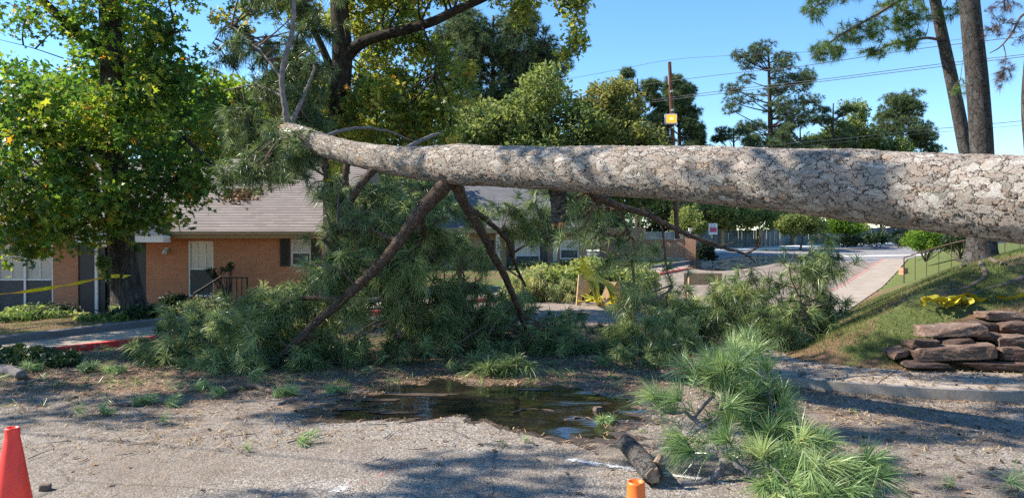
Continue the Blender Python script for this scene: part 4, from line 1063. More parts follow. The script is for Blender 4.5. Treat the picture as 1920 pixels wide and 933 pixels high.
# A the big propping limb
bough([(866,300,9.50),(838,342,9.52),(786,400,9.62),(748,452,9.72),(706,502,9.82),(640,563,9.95),(590,606,10.02),(545,650,10.05),(500,688,10.1),(470,708,10.0)],
      [.16,.105,.082,.072,.066,.06,.055,.05,.042,.03],
      [(745,372,11.3,90,34,.6,120),(700,420,10.7,95,70,.9,150),(665,510,10.6,85,80,.9,200),(520,605,10.9,115,48,1.0,200),(400,650,10.8,110,55,1.0,200),(470,690,10.1,110,32,.6,120),(620,590,10.9,100,70,.8,190),(560,690,10.6,150,40,.9,190),(660,400,11.2,50,50,.5,70)],
      110, extra_pix=[([(640,560,9.95),(560,560,10.4),(480,590,10.8),(400,640,11)],[.03,.025,.018,.01]), ([(745,450,9.72),(690,430,10.2),(640,430,10.6),(605,450,10.8)],[.03,.022,.015,.008]), ([(500,688,10.1),(440,700,10.2),(380,720,10.0)],[.03,.02,.01])])
# B the thinner limb and its fork
bough([(852,335,9.6),(868,375,9.75),(900,430,10.1),(940,505,10.8),(965,560,11.3),(985,610,11.8),(995,640,12.1)], [.085,.066,.058,.052,.045,.04,.03],
      [(790,480,10.8,80,90,.7,120),(800,570,11.4,90,60,.8,150),(760,640,11.0,120,40,.8,150),(900,580,12.2,90,60,.9,150),(930,640,12.0,110,28,.9,130),(960,400,10.6,95,45,.7,80),(1010,395,11,60,45,.6,50),(880,470,11.6,70,50,.7,60)],
      90, extra_pix=[([(872,385,9.75),(915,415,10.2),(950,450,10.7),(968,500,11.2),(985,535,11.6)],[.04,.036,.032,.025,.015]), ([(955,480,11.1),(985,460,11.0),(1030,447,10.8),(1080,440,10.6)],[.02,.016,.012,.007]), ([(790,398,9.9),(795,470,10.6),(770,540,11.2),(745,600,11.3)],[.035,.03,.02,.01]), ([(870,560,11.5),(800,552,11.4),(775,545,11.3)],[.02,.02,.012])])
# C dead limb to the right with hanging twigs
bough([(1095,350,8.55),(1130,375,8.7),(1190,395,8.85),(1240,415,8.95),(1290,440,9.05),(1345,460,9.1),(1395,476,9.15),(1418,492,9.15)], [.05,.042,.036,.032,.027,.021,.014,.005],
      [(1130,405,9.0,60,30,.4,26),(1150,455,9.1,70,40,.5,24),(1250,480,9.1,60,40,.4,9),(1090,415,9.1,40,36,.4,18),(1200,530,9.2,50,30,.3,7)], 24,
      extra_pix=[([(1398,476,9.15),(1422,462,9.1),(1425,448,9.1),(1434,432,9.1)],[.014,.013,.009,.004]), ([(1350,461,9.1),(1366,458,9.1),(1378,452,9.05)],[.01,.008,.003]), ([(1235,413,8.95),(1215,395,8.9),(1200,380,8.9)],[.015,.012,.008]), ([(1160,388,8.8),(1175,430,8.9),(1188,455,8.95),(1186,500,9.0)],[.014,.012,.01,.006]), ([(1240,418,8.95),(1245,455,9.0),(1250,500,9.0),(1262,540,9.0)],[.014,.012,.01,.006])], droop=.3, nn=40)
# D the upright top limb with its dark crown
bough([(540,244,11.95),(536,205,11.9),(529,160,11.9),(532,120,11.9),(545,75,11.9),(551,30,11.9),(552,-30,12),(548,-120,12.1)], [.06,.046,.042,.04,.036,.033,.03,.02],
      [(570,110,13.2,42,110,.9,130),(500,160,13.2,70,80,1.1,80),(425,75,13.4,40,40,.8,34),(520,40,13.2,70,60,1.0,50),(545,225,12.8,42,60,.8,110),(470,240,13.4,50,40,.8,26),(525,285,12.3,48,38,.6,110),(490,320,12.0,40,22,.4,50),(560,300,11.4,40,26,.3,40),(560,-60,13,110,60,1.2,100)], 90, mat='greytwig',
      extra_pix=[([(545,235,12.1),(570,180,12.4),(590,130,12.5)],[.04,.03,.02]), ([(530,150,12),(490,100,12.8),(430,50,13.2),(400,80,13.3)],[.022,.02,.015,.006]), ([(530,180,12),(480,160,12.8),(420,170,13.2)],[.02,.015,.008])], tl=(.0, .32), zmin=.5, length=.2, width=.0085, droop=.05, thin=.85)
# short limbs near the broken top
for pix, rr in (([(720,300,10.4),(690,330,10.4),(665,365,10.4),(645,410,10.5)],[.07,.05,.045,.03]), ([(655,290,10.9),(648,330,10.9),(652,350,10.9)],[.055,.045,.035]), ([(615,285,11.3),(608,310,11.3),(612,335,11.3)],[.05,.04,.03])):
    g, s = limb(pix, rr); g.obj('branch', MT['limb'], ft, True)
for pix, rr in (([(600,262,11.5),(640,245,11.8),(690,240,12.2),(740,250,12.5),(775,266,12.8)],[.03,.026,.022,.018,.01]), ([(755,282,10.0),(785,266,10.3),(812,254,10.6),(828,250,10.8)],[.035,.028,.022,.012])):
    g, s = limb(pix, rr, 'greytwig'); g.obj('branch', MT['greytwig'], ft, True)
g, s = limb([(1045,345,8.75),(1047,385,8.72),(1047,418,8.7)], [.115,.085,.08], n=32); st_ = g.obj('snapped_stub', MT['plates_s'], ft, True)
g = G(); e0 = P(1047, 418, 8.7)
for k in range(26):
    a = R.uniform(0, 6.28); rr = .07*math.sqrt(R.random()); o0 = e0+np.array([math.cos(a)*rr, math.sin(a)*rr, .02]); g.tube([o0, o0-[0, 0, R.uniform(.02, .1)]], [.014, .003], 4)
k = g.obj('splinters', MT['wood']); k.parent = st_

# ------------------------------------------------------------------ loose boughs of pine on the ground beyond
def pile(name, label, skels, radii, ells, nh, mat='twig', **kw):
    c = P(*skels[0][0]); c[2] = 0
    t = thing(name, label, 'pine bough', c, 'pine boughs lying on the road')
    g = G(); sk = []
    for s_, r_ in zip(skels, radii):
        g2, s2 = limb(s_, r_, n=8); g.add(g2.v[0], [q for q, _ in g2.p], coords=g2.c[0]); sk.append(s2)
    no, A = fol(g, np.vstack(sk), ells, nh, parent=None, **kw)
    g.obj('twigs', MT[mat], t); no.parent = t; no.location = tuple(-np.array(t.location))
    return t
pile('pine_bough', 'dark green pine bough sprawled on the road behind the puddle', [[(1060,655,11.9),(1130,648,11.8),(1200,640,11.8)]], [[.03,.02,.01]], [(1110,635,12,100,26,.8,130),(1040,620,12.6,60,22,.6,60)], 26)
pile('pine_bough', 'wide bright pine bough in the middle of the entrance road', [[(1200,660,11.6),(1290,630,11.7),(1370,600,11.8)],[(1250,650,11.6),(1240,590,11.8),(1225,530,11.8)]], [[.035,.025,.012],[.025,.02,.01]], [(1250,620,11.6,80,48,.8,210),(1330,590,12,80,55,.8,170),(1220,580,11.8,45,22,.5,34),(1290,550,12.2,60,24,.6,34)], 46, tl=(.2,.95))
pile('pine_bough', 'deep green pine bough heaped against the bank kerb', [[(1360,650,11.3),(1430,620,11.6),(1500,600,12)]], [[.03,.022,.012]], [(1400,610,11.8,75,48,.8,190),(1470,630,11.3,50,40,.6,120),(1370,560,12.2,50,40,.6,60),(1440,580,12,40,40,.6,60)], 40, tl=(.0,.7))
pile('pine_bough', 'tall upright pine bough with drooping tips beside the sunlit red kerb', [[(1500,650,11.4),(1505,600,11.5),(1500,540,11.5),(1515,480,11.5),(1535,430,11.5)],[(1500,560,11.5),(1480,510,11.4),(1490,470,11.4)]], [[.028,.022,.016,.012,.006],[.012,.01,.005]], [(1545,470,11.6,24,50,.3,34),(1510,520,11.6,40,35,.4,36),(1530,580,11.8,35,45,.4,70),(1550,620,11.7,30,28,.4,40)], 20, tl=(.0,.7), droop=.15)
pile('pine_bough', 'round pine bough lying at the back edge of the puddle', [[(960,705,9.6),(940,680,9.8),(930,660,10)]], [[.02,.015,.008]], [(955,690,9.7,55,26,.35,34),(905,690,9.8,35,20,.3,9)], 8, tl=(.1,.6), nn=70)
pile('pine_bough', 'thin pine sprigs scattered right of the puddle before the boughs', [[(1180,690,10),(1230,680,10.2)]], [[.012,.006]], [(1200,685,10.1,60,16,.4,26),(1250,670,10.6,50,20,.4,26)], 8, tl=(.0,.6))
pile('pine_bough', 'flattened pine bough in the shade by the red kerb and low wall', [[(300,700,10.8),(350,690,10.9),(400,690,10.9)]], [[.03,.02,.01]], [(330,705,10.6,60,22,.5,60),(290,680,11.2,60,20,.5,50),(360,610,12.2,60,30,.6,70)], 18, tl=(.0,.6))
pile('pine_bough', 'small pine twigs among debris on the far side of the low wall', [[(330,580,17),(380,575,17)]], [[.02,.01]], [(350,588,17,60,12,.5,60),(420,580,17.5,40,12,.5,40),(250,592,16,40,16,.5,40)], 18, tl=(.1,.8), zmin=-.2)

# foreground bough, needle by needle
fb = thing('pine_bough', 'large fresh green pine bough near the camera beside the cut log', 'pine bough', (1.6, 5.3, 0), 'pine boughs lying on the road')
g = G(); sks = []
for s_, r_ in (([(1272,908,5.15),(1320,904,5.2),(1348,885,5.25),(1356,862,5.3),(1345,838,5.35),(1338,815,5.4),(1318,800,5.45),(1300,785,5.5),(1285,772,5.5)],[.024,.03,.03,.028,.02,.018,.016,.014,.012]),
               ([(1352,868,5.28),(1372,864,5.25),(1395,880,5.2),(1415,895,5.15),(1440,890,5.1),(1470,870,5.1)],[.026,.024,.02,.018,.016,.012]),
               ([(1300,785,5.5),(1320,760,5.6),(1340,735,5.65),(1335,700,5.7),(1345,675,5.8),(1385,650,5.85)],[.012,.012,.011,.010,.009,.007]),
               ([(1318,800,5.45),(1345,780,5.4),(1355,735,5.4)],[.008,.007,.005]),
               ([(1285,772,5.5),(1255,775,5.6),(1225,755,5.6)],[.01,.008,.005]),
               ([(1415,895,5.15),(1480,860,5.1),(1540,850,5.0),(1600,880,4.85)],[.014,.012,.01,.007]),
               ([(1470,870,5.1),(1455,820,5.3),(1450,770,5.45)],[.012,.01,.007])):
    g2, s2 = limb(s_, r_, n=10, amp=.004); g.add(g2.v[0], [q for q, _ in g2.p], coords=g2.c[0]); sks.append(s2)
A = np.vstack([pell(*e) for e in ((1400,645,5.85,30,14,.12,6),(1250,745,5.6,34,32,.15,4),(1315,695,5.7,34,30,.15,6),(1395,705,5.6,60,42,.25,16),(1440,775,5.45,62,50,.3,17),(1380,800,5.4,55,45,.3,9),(1290,838,5.35,34,16,.2,4),(1480,840,5.2,70,42,.3,18),(1540,890,4.95,80,36,.3,20),(1640,885,4.8,36,22,.15,5),(1500,930,4.8,80,28,.3,12),(1440,720,5.8,30,30,.2,3))])
A[:, 2] = np.maximum(A[:, 2], .07)
D = grow(g, np.vstack(sks), A, 34, .009, .0045, .0)
ctr = P(1400, 860, 5.2); D = unit(D*.7+unit(A-ctr)*.7+R.normal(0, .2, D.shape)+np.array([0, 0, .15]))
q = G(); needles(q, A, D, 95, .23, .0042, .8, .2, 2, (.05, .95), body=.05); needles(q, A-D*.1, D, 20, .2, .0050, 1.0, .3, 2, (.0, .7), body=.08)
for k in range(len(q.v)): q.v[k][:, 2] = np.maximum(q.v[k][:, 2], .012)
g.obj('twigs', MT['twigl'] if 'twigl' in MT else MT['greytwig'], fb, True); no = q.obj('needles', MT['needle_fg'], fb)
g = G()
for px, py, d in ((1378,712,5.5),):
    c = P(px, py, d); g.lathe([(0,-.035),(.015,-.03),(.02,-.01),(.017,.015),(.008,.03),(0,.035)], c, 12)
g.obj('pine_cone', MT['straw'], fb)

# small sprigs on the asphalt
def sprig(name, n_t, nn, spread, rad, seed):
    t = thing(name, 'x', 'pine sprig', (0, 0, 0), 'small pine sprigs on the asphalt'); g = G()
    pts = np.array([(-rad*1.3, 0, .015), (-rad*.3, .02, .03), (rad*.6, -.02, .035)]); g.tube(pts, [.008, .006, .004], 6, sub=4)
    A = np.c_[R.uniform(-rad*.2, rad, n_t), R.normal(0, rad*.35, n_t), R.uniform(.03, .09, n_t)]
    D = grow(g, pts, A, max(2, n_t//2), .005, .003); D = unit(D+np.array([.7, 0, .1])); q = G(); needles(q, A, D, nn*2//3, .17, .006, spread, .2, 2, (.15, .85), body=.05)
    for k in range(len(q.v)): q.v[k][:, 2] = np.maximum(q.v[k][:, 2], .01)
    local(g, 'twig', MT['twig'], t); local(q, 'needles', MT['needle_fg'], t); return t
sprs = [sprig('pine_sprig', 4, 60, .8, .10, 1), sprig('pine_sprig', 1, 80, 1.2, .05, 2), sprig('pine_sprig', 8, 50, .9, .2, 3)]
used = set()
SP = [(565,832,0,.3,1.0,'small pine sprig on the open sunlit asphalt pointing away'), (458,850,1,1,.6,'tiny tuft of pine needles on the sunlit asphalt beside a larger sprig'),
 (255,760,2,.2,1.0,'fanned pine sprig on a short stick at the edge of the shade'), (140,782,1,.2,1.0,'single upright tuft of needles near the red cone in the shade edge'), (188,780,0,2.0,.9,'bushy tuft of needles next to the single upright tuft'),
 (312,762,0,.9,1.0,'loose sprig right of the fanned one at the shade edge'), (300,795,1,.4,.8,'small flat tuft just below the shade edge'), (1045,672,1,.1,1.3,'pale sunlit tuft of needles behind the puddle'),
 (985,832,1,1.5,.5,'tiny green tuft at the near lip of the puddle'), (370,735,2,1.2,1.0,'needle sprig in front of the big heap of boughs'), (520,745,2,.1,1.1,'needle sprig fanned at the foot of the heap'),
 (640,740,2,2.6,1.0,'sprig lying between the heap and the puddle'), (1900,935,1,.8,1.5,'bright tuft of needles cut by the frame corner'), (1150,795,2,3.0,.8,'soaked sprig at the sunny end of the puddle'), (150,700,2,.8,1.2,'dark sprig in shade near the red kerb'),
 (60,700,2,2.2,1.3,'dark sprig in shade by the cut log end'), (1790,920,1,2.2,.7,'pale flattened needles on the asphalt near the frame corner'), (420,745,0,4,1.1,'dark tuft fallen off the big heap'), (230,700,2,3.3,1.1,'dark sprig lying along the red kerb')]
for (px, py, kind, rz, sc, lb) in SP:
    o_ = sprs[kind] if kind not in used else copy_tree(sprs[kind]); used.add(kind)
    h_ = hit(px, py); o_.location = tuple(h_); o_.rotation_euler = (0, 0, rz); o_.scale = (sc*.85,)*3; o_['label'] = lb

# the cut log and sticks
a = P(1172, 842, 5.95); b = P(1224, 905, 5.1); a[2] = .085; b[2] = .09
lg = thing('cut_log', 'short rough barked log lying on the asphalt behind the orange cone', 'log', (*a[:2], 0))
g = G(); g.tube([a, (a+b)/2+[0, 0, .01], b], [.066, .070, .073], 40, sub=30, wob=.02); g.obj('bark', MT['logbark'] if 'logbark' in MT else MT['plates_s'], lg, True)
g = G(); dv = unit(b-a); g.tube([b-dv*.01, b+dv*.015], [.06, .045], 14, wob=.2); g.tube([b+[.03, 0, .07], b+[.06, .03, .12]], [.03, .02], 8); g.obj('broken_face', MT['oldwood'], lg)
def stick(pix, rr, label, mat='twig', cat='stick', name='fallen_stick'):
    pts = []
    for p in pix:
        if len(p) == 2: h_ = hit(*p); pts.append(h_+[0, 0, rr[0]*.8])
        else: pts.append(P(*p))
    p2, r2 = smooth_path(np.array(pts), np.asarray(rr, float), 6); g = G(); g.tube(p2+R.normal(0, .006, p2.shape), r2, 8)
    return tag(g.obj(name, MT[mat], smooth=True), label, cat, 'sticks and logs on the road')
stick([(660,690),(740,672),(830,655,11.0),(916,608,11.2)], [.03,.03,.025,.008], 'long bare branch rising from the ground before the heap of boughs')
stick([(700,665),(790,652),(860,650)], [.02,.018,.01], 'thin curved stick under the long bare branch', 'greytwig')
stick([(0,703),(20,706),(42,712)], [.07,.07,.065], 'thick grey log cut off by the frame edge in the shade', 'greytwig', 'log', 'shaded_log')
stick([(30,722),(60,718),(90,712)], [.02,.018,.01], 'pale stick next to the shaded log', 'greytwig')
stick([(520,760),(560,752),(640,742)], [.018,.015,.008], 'pale stick sticking out of the near side of the heap', 'greytwig')
stick([(420,740),(470,730),(530,745)], [.035,.03,.02], 'crooked brown stick at the foot of the heap')
stick([(1250,845),(1275,850),(1290,842)], [.03,.03,.02], 'dark stub of wood behind the cut log')
stick([(205,760),(240,762),(300,758)], [.018,.015,.01], 'short stick under the fanned sprig')
stick([(1060,790),(1090,786),(1120,792)], [.012,.01,.006], 'black twig floating in the puddle')
stick([(960,775),(1000,768),(1050,773)], [.010,.009,.005], 'thin twig floating in the dark middle of the puddle')
stick([(1840,912),(1880,918),(1925,921)], [.006,.006,.005], 'thin pale wire like twig by the frame corner', 'greytwig')
stick([(1190,745),(1150,730),(1080,725)], [.012,.01,.006], 'thin twig behind the sunny end of the puddle')
for (px, py, s, lb) in ((1123,772,.05,'black pine cone poking out of the puddle'),(1154,776,.025,'smaller black lump beside the cone in the puddle'),(84,921,.035,'dark pine cone on the asphalt beside the red cone'),(1090,690,.06,'flat brown bark piece on the sunlit patch behind the puddle')):
    h_ = hit(px, py); g = stone(h_[0], h_[1], h_[2]+s*.4, s*1.8, s*1.5, s*1.2, .3, int(px), 0)
    tag(g.obj('pine_cone' if 'cone' in lb or 'lump' in lb else 'bark_piece', MT['twig'], smooth=True), lb, 'pine cone' if 'cone' in lb or 'lump' in lb else 'bark piece')

# ------------------------------------------------------------------ broadleaf and pine trees
def leafy_tree(name, label, trunk, tr_r, limbs, blobs, nleaf, size, mat, bark='furrow', shape=KITE, cl=.35, nclus=500, nh=60, cat='tree', group=None, ns=16, rh=.03, rt=.008, tb=.45, ts=.22, warm=.04, up=.4, seg=3, flare=0):
    tr_ = np.array(trunk, float); t = thing(name, label, cat, tr_[0], group)
    g = G(); p2, r2 = smooth_path(tr_, np.asarray(tr_r, float), 10)
    if flare: r2 = r2*(1+flare*np.exp(-np.linspace(0, 12, len(r2))))
    g.tube(p2, r2, ns); g.obj('trunk', MT[bark], t, True)
    sk = [p2[len(p2)//4:]]; g = G()
    for pts, rr in limbs:
        q2, s2 = smooth_path(np.array(pts, float), np.asarray(rr, float), 8); g.tube(q2, s2, 8); sk.append(q2)
    tot = sum(np.prod(b[3:6]) for b in blobs)
    A = np.vstack([ellips(b[:3], b[3:6], max(3, int(nclus*(b[6] if len(b) > 6 else 1)*np.prod(b[3:6])/tot)), .25) for b in blobs])
    grow(g, np.vstack(sk), A, nh, rh, rt, seg=seg)
    g.obj('limbs', MT[bark], t, True)
    Lc, idx = scatter(A, nleaf, cl); q = G(); leaves(q, Lc, size, shape, up=up, tint=ctint(A, nleaf, idx, ts, tb, warm)); q.obj('crown', MT[mat], t)
    return t
def B_(px, py, d, rx, ry, rd, w=1): c = P(px, py, d); s = d/FPX; return (*c, rx*s, rd, ry*s, w)
# sweetgum on the left
tz = H1(TX, TY)
leafy_tree('sweetgum_tree', 'big leafy green tree with star shaped leaves in front of the brick house', [(TX+.16, TY, tz-.2), (TX+.08, TY, tz+.45), P(232,500,TY), P(222,400,TY), P(214,280,TY), P(212,160,TY), P(206,0,TY), P(200,-150,TY), P(196,-300,TY)], [.43,.33,.28,.265,.25,.235,.21,.18,.1],
  [([P(200,105,TY), P(160,75,TY-.3), P(110,30,TY-.6), P(40,-40,TY-1)], [.13,.12,.10,.06]), ([P(212,130,TY), P(260,90,TY), P(330,60,TY-.4)], [.1,.07,.04]), ([P(214,260,TY), P(290,230,TY-.5), P(370,280,TY-1), P(420,340,TY-1.2)], [.07,.05,.035,.02]), ([P(214,290,TY), P(130,280,TY-.8), P(50,340,TY-1.4)], [.07,.05,.03]), ([P(120,110,TY), P(60,90,TY), P(0,75,TY)], [.012,.009,.005])],
  [B_(60,330,15.4,130,110,1.6,1.2), B_(170,380,15.2,110,60,1.2,1.3), B_(280,370,15.4,90,55,1.2,1.3), B_(350,335,15.4,75,40,.8,1.4), B_(390,350,15.2,40,16,.4,1.5), B_(120,230,16,140,70,1.8), B_(310,250,16.2,110,110,1.8,.8), B_(240,90,16.5,120,80,1.8,.8), B_(110,25,16,110,40,2,.5), B_(340,140,16.4,60,60,1.2,.6), B_(220,-120,16.5,200,110,3,.5), B_(80,440,15.0,100,26,.8,1.6), B_(20,480,14.8,40,30,.4,.9)],
  31000, .15, 'gum', 'furrow', STAR, .36, 820, 100, ns=40, rh=.02, rt=.008, tb=.5, ts=.24, warm=.035, up=.5)
# oak behind the fallen top
OD = 18.5
oz = -.25
leafy_tree('oak_tree', 'dark barked oak with yellow green leaves behind the broken top of the fallen pine', [(P(632,500,OD)[0], OD, oz-.2), P(630,450,OD), P(628,330,OD), P(636,200,OD), P(642,100,OD), P(636,0,OD), P(630,-150,OD)], [.38,.31,.26,.25,.24,.21,.12],
  [([P(640,118,OD), P(668,88,OD-.2), P(700,72,OD-.4), P(755,58,OD-.7), P(810,42,OD-1), P(860,18,OD-1.2), P(912,-5,OD-1.4), P(1000,-50,OD-1.7), P(1080,-60,OD-2)], [.17,.15,.13,.115,.11,.10,.09,.06,.03]),
   ([P(790,45,OD-.9), P(802,75,OD-1.2), P(817,105,OD-1.3), P(815,140,OD-1.4)], [.035,.03,.025,.01]), ([P(1060,-58,OD-2), P(1078,-10,OD-2.2), P(1082,30,OD-2.3), P(1095,80,OD-2.3)], [.02,.017,.013,.006]), ([P(980,-40,OD-1.7), P(985,-10,OD-1.8), P(980,25,OD-1.8)], [.018,.013,.006]),
   ([P(630,150,OD), P(590,60,OD), P(540,-20,OD)], [.1,.08,.05]), ([P(636,-60,OD), (-3.4, 16, 9.2), (-1.8, 13.2, 9.3), (1.2, 12.0, 9.8)], [.1,.08,.05,.02]), ([P(634,220,OD), P(700,200,OD+.5), P(770,210,OD+.5)], [.07,.05,.03])],  # forward limb above the frame is added to carry shade over the bank
  [B_(760,130,19.6,90,75,1.2,1.0), B_(720,220,18.5,95,75,1.5,1.1), B_(810,250,18.5,50,70,1.2,1.2), B_(700,25,19.8,100,50,1.4,.9), B_(850,150,19,40,60,.8,.7), B_(640,290,17.6,30,30,.6,.8), B_(760,-60,18,180,60,2,.5), B_(545,10,17.5,60,40,.8,.9), B_(450,30,17.5,45,30,.6,.9), B_(580,315,15.5,60,18,.5,1.4), B_(520,300,15.5,32,24,.4,1.4), B_(560,200,18.5,60,100,1.4,.9),
   B_(1085,40,16.2,18,55,.35,4.5), B_(1062,-30,16.3,50,40,.5,2.0), B_(985,15,16.7,26,30,.35,4), B_(1060,100,16.2,12,12,.2,5), B_(940,-10,17,30,20,.4,2), (-1.9,12.9,9.0,2.2,1.5,.7,.55), (1.3,12.0,9.6,2.0,1.4,.6,.55)],  # last two blobs: unseen leaves added overhead to dapple the bank
  40000, .145, 'oak', 'oakbark', OAKL, .25, 1700, 130, ns=28, rh=.03, rt=.006, tb=.5, ts=.26, warm=.03, up=.3)
# trees behind house one
def far_leafy(name, label, px, d, gz, top_py, blobs, nleaf, size, mat, wd=.22, group='trees beyond the houses', bark='dark', **kw):
    b = P(px, HOR, d); b[2] = gz; tp = P(px, top_py, d)
    return leafy_tree(name, label, [b, b*.6+tp*.4+[.2, 0, 0], tp], [wd, wd*.7, wd*.2], [], [B_(*q) for q in blobs], nleaf, size, mat, bark, group=group, ns=8, rh=.06, rt=.02, seg=2, **kw)
far_leafy('broadleaf_tree', 'bright green broadleaf tree rising behind the ridge of the brick house', 420, 40, 0, 150, [(420,230,40,90,80,3),(330,260,40,70,50,2.5),(470,270,40,50,45,2)], 16000, .30, 'bright', nclus=260, cl=.8, tb=.45)
far_leafy('broadleaf_tree', 'shaded green tree filling the gaps behind the leafy tree over the roof', 180, 42, 0, 100, [(180,210,42,170,70,3),(40,180,42,90,60,3),(300,180,44,70,70,3)], 15000, .32, 'bright', nclus=260, cl=.9, tb=.2)
far_leafy('broadleaf_tree', 'green tree glimpsed between the oak trunk and the pine top behind the brick roof', 560, 41, 0, 120, [(570,220,41,80,90,3),(660,260,41,70,60,3)], 12000, .30, 'lt', nclus=200, cl=.8, tb=.3)
far_leafy('broadleaf_tree', 'pale green rounded tree with a tall narrow bump left of the power pole', 1010, 50, .6, 150, [(1020,175,50,48,48,2.5,1.1),(960,230,50,80,45,3),(1060,250,50,90,50,3),(890,260,49,60,50,3),(980,300,49,130,60,3)], 26000, .30, 'lt', nclus=420, cl=.75, tb=.5)
far_leafy('broadleaf_tree', 'yellowing tree with rusty tips beside the power pole', 1135, 52, .6, 175, [(1120,195,52,45,40,2,1.1),(1165,200,52,40,45,2,1.1),(1150,265,51,80,45,3),(1200,290,50,60,50,2)], 18000, .28, 'yl', nclus=300, cl=.7, tb=.45)
far_leafy('broadleaf_tree', 'dark distant tree mass closing the gap behind the power pole base', 1180, 92, 2.2, 300, [(1060,400,92,110,60,4),(1190,410,92,110,60,4),(1310,420,92,70,50,4)], 16000, .55, 'dkleaf', nclus=260, cl=1.4, tb=.5)
far_leafy('broadleaf_tree', 'low green tree spreading under the fallen trunk behind the grey roof', 900, 54, .7, 300, [(900,340,54,110,50,3),(760,340,54,80,60,3),(680,340,54,60,60,3),(1050,350,54,110,50,3),(1180,350,54,100,55,3)], 20000, .34, 'lt', nclus=320, cl=.9, tb=.3)
far_leafy('broadleaf_tree', 'olive green bushy tree behind the fence beside the sign', 1345, 66, 1.4, 380, [(1345,400,66,58,24,2.5),(1420,412,66,50,18,2),(1290,415,64,30,24,2)], 14000, .26, 'lt', nclus=200, cl=.6, tb=.65)
far_leafy('small_street_tree', 'small rounded tree with a clear stem standing before the fence', 1500, 62, 1.25, 415, [(1500,420,62,42,18,1.6)], 7000, .22, 'lt', nclus=110, cl=.5, tb=.45, wd=.1)
far_leafy('small_street_tree', 'small flat topped tree before the fence, farther along the street', 1590, 66, 1.5, 415, [(1590,424,66,34,14,1.5),(1560,420,66,20,12,1)], 5000, .22, 'bright', nclus=90, cl=.5, tb=.3, wd=.1)
far_leafy('broadleaf_tree', 'grey green deciduous tree between the two pines above the trunk', 1600, 86, 2.2, 190, [(1600,215,86,26,24,2,.9),(1590,265,86,55,35,3),(1540,285,86,60,30,3),(1660,290,86,50,25,3)], 17000, .36, 'lt', nclus=260, cl=.9, tb=.35)
far_leafy('broadleaf_tree', 'dark green tree mass in the gap behind the fence under the trunk', 1450, 80, 1.9, 330, [(1400,370,80,120,45,4),(1560,375,80,120,40,4),(1700,390,82,110,40,4),(1280,350,80,90,70,4)], 22000, .42, 'dkleaf', nclus=320, cl=1.1, tb=.5)

def far_pine(label, px, d, gz, top, bot, width_px, ntuft, seed, trunk_r=.25, bend=0, mat='needle_far', flat=.5, tlr=(.0, 1), clumps=34, shape='round', limbr=.06, nn=16, bark='dark', lw=(.36, .035), cat='tree', group='pines beyond the street', name='pine_tree'):
    s = d/FPX; b = P(px+bend, HOR, d); b[2] = gz; t_ = P(px, top, d)
    t = thing(name, label, cat, b, group); g = G()
    mid_ = b*.5+t_*.5+[R.uniform(-.15, .15), 0, 0]; p2, r2 = smooth_path(np.array([b, mid_, t_]), np.array([trunk_r, trunk_r*.75, trunk_r*.2]), 12); g.tube(p2, r2, 8); g.obj('trunk', MT[bark], t, True)
    g = G(); cs = []
    for k in range(clumps):
        u = (k+.5*R.random())/clumps; py = top+(bot-top)*u**.9
        if shape == 'round': wv = math.sin(PI*min(.97, u*.85+.13))**.7
        elif shape == 'cone': wv = .25+.75*u
        elif shape == 'open': wv = (.45+.55*math.sin(PI*min(1, u*1.1)))*(1 if R.random() < .8 else .6)
        else: wv = 1
        x = R.uniform(-1, 1); x = np.sign(x)*abs(x)**.7*wv*width_px; c = P(px+bend*u+x, py+R.normal(0, 6), d+R.uniform(-1, 1)*wv*width_px*s*.8); cs.append(c)
    cs = np.array(cs); per = ntuft//clumps; rr = width_px*s*.27
    sk = p2
    # limbs to clump centres
    Dm = np.abs(cs[:, None, 2]-1.2-sk[None, :, 2]-0).argmin(1); s0 = sk[Dm]; Ln = np.linalg.norm(cs-s0, axis=1)
    M1 = (s0+cs)/2; M1[:, 2] -= .06*Ln; bez(g, s0, M1, cs, np.full(len(cs), limbr), np.full(len(cs), limbr*.3), 5, 5)
    A = np.vstack([ellips(c, (rr*R.uniform(.7, 1.2), rr, rr*flat), per, .3) for c in cs]); 
    src = np.repeat(cs-[0, 0, rr*flat*.6], per, 0); bez(g, src, (src+A)/2+R.normal(0, .08, A.shape), A, np.full(len(A), .02), np.full(len(A), .01), 2, 3)
    g.obj('limbs', MT[bark], t, True)
    q = G(); base = np.clip((A[:, 2]-src[:, 2])/(rr*flat*1.6)*.5+R.random(len(A))*.5, 0, 1)
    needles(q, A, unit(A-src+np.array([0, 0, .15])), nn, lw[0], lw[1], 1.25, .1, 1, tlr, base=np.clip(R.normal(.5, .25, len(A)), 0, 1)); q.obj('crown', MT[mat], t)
    return t
far_pine('large dense dark pine behind the oak sprays at the top of the picture', 925, 58, .8, 30, 250, 118, 5200, 1, .35, clumps=80, flat=.8, lw=(.5,.055), nn=20)
far_pine('dark pine crown right behind the power pole', 1272, 72, 1.6, 150, 300, 56, 3000, 2, .3, clumps=50, shape='cone', lw=(.45,.05), flat=.7, nn=18)
far_pine('dark pine left of the power pole behind the yellowing tree', 1195, 66, 1.3, 148, 300, 55, 2400, 3, .3, clumps=40, lw=(.45,.05), nn=18, flat=.7)
far_pine('tall open pine standing alone against the sky with visible limbs', 1440, 82, 2.0, 88, 288, 84, 2300, 4, .42, bend=10, clumps=58, shape='open', flat=.45, tlr=(.0, .9), limbr=.09, lw=(.48,.05))
far_pine('short rounded pine between the tall open one and the grey green tree', 1562, 80, 1.7, 194, 300, 48, 900, 5, .3, clumps=22, lw=(.45,.045), tlr=(.2, 1))
far_pine('broad conical pine near the leaning trunk', 1692, 92, 2.4, 176, 300, 78, 2600, 6, .4, clumps=50, shape='cone', flat=.4, tlr=(.25, 1), lw=(.52,.055))
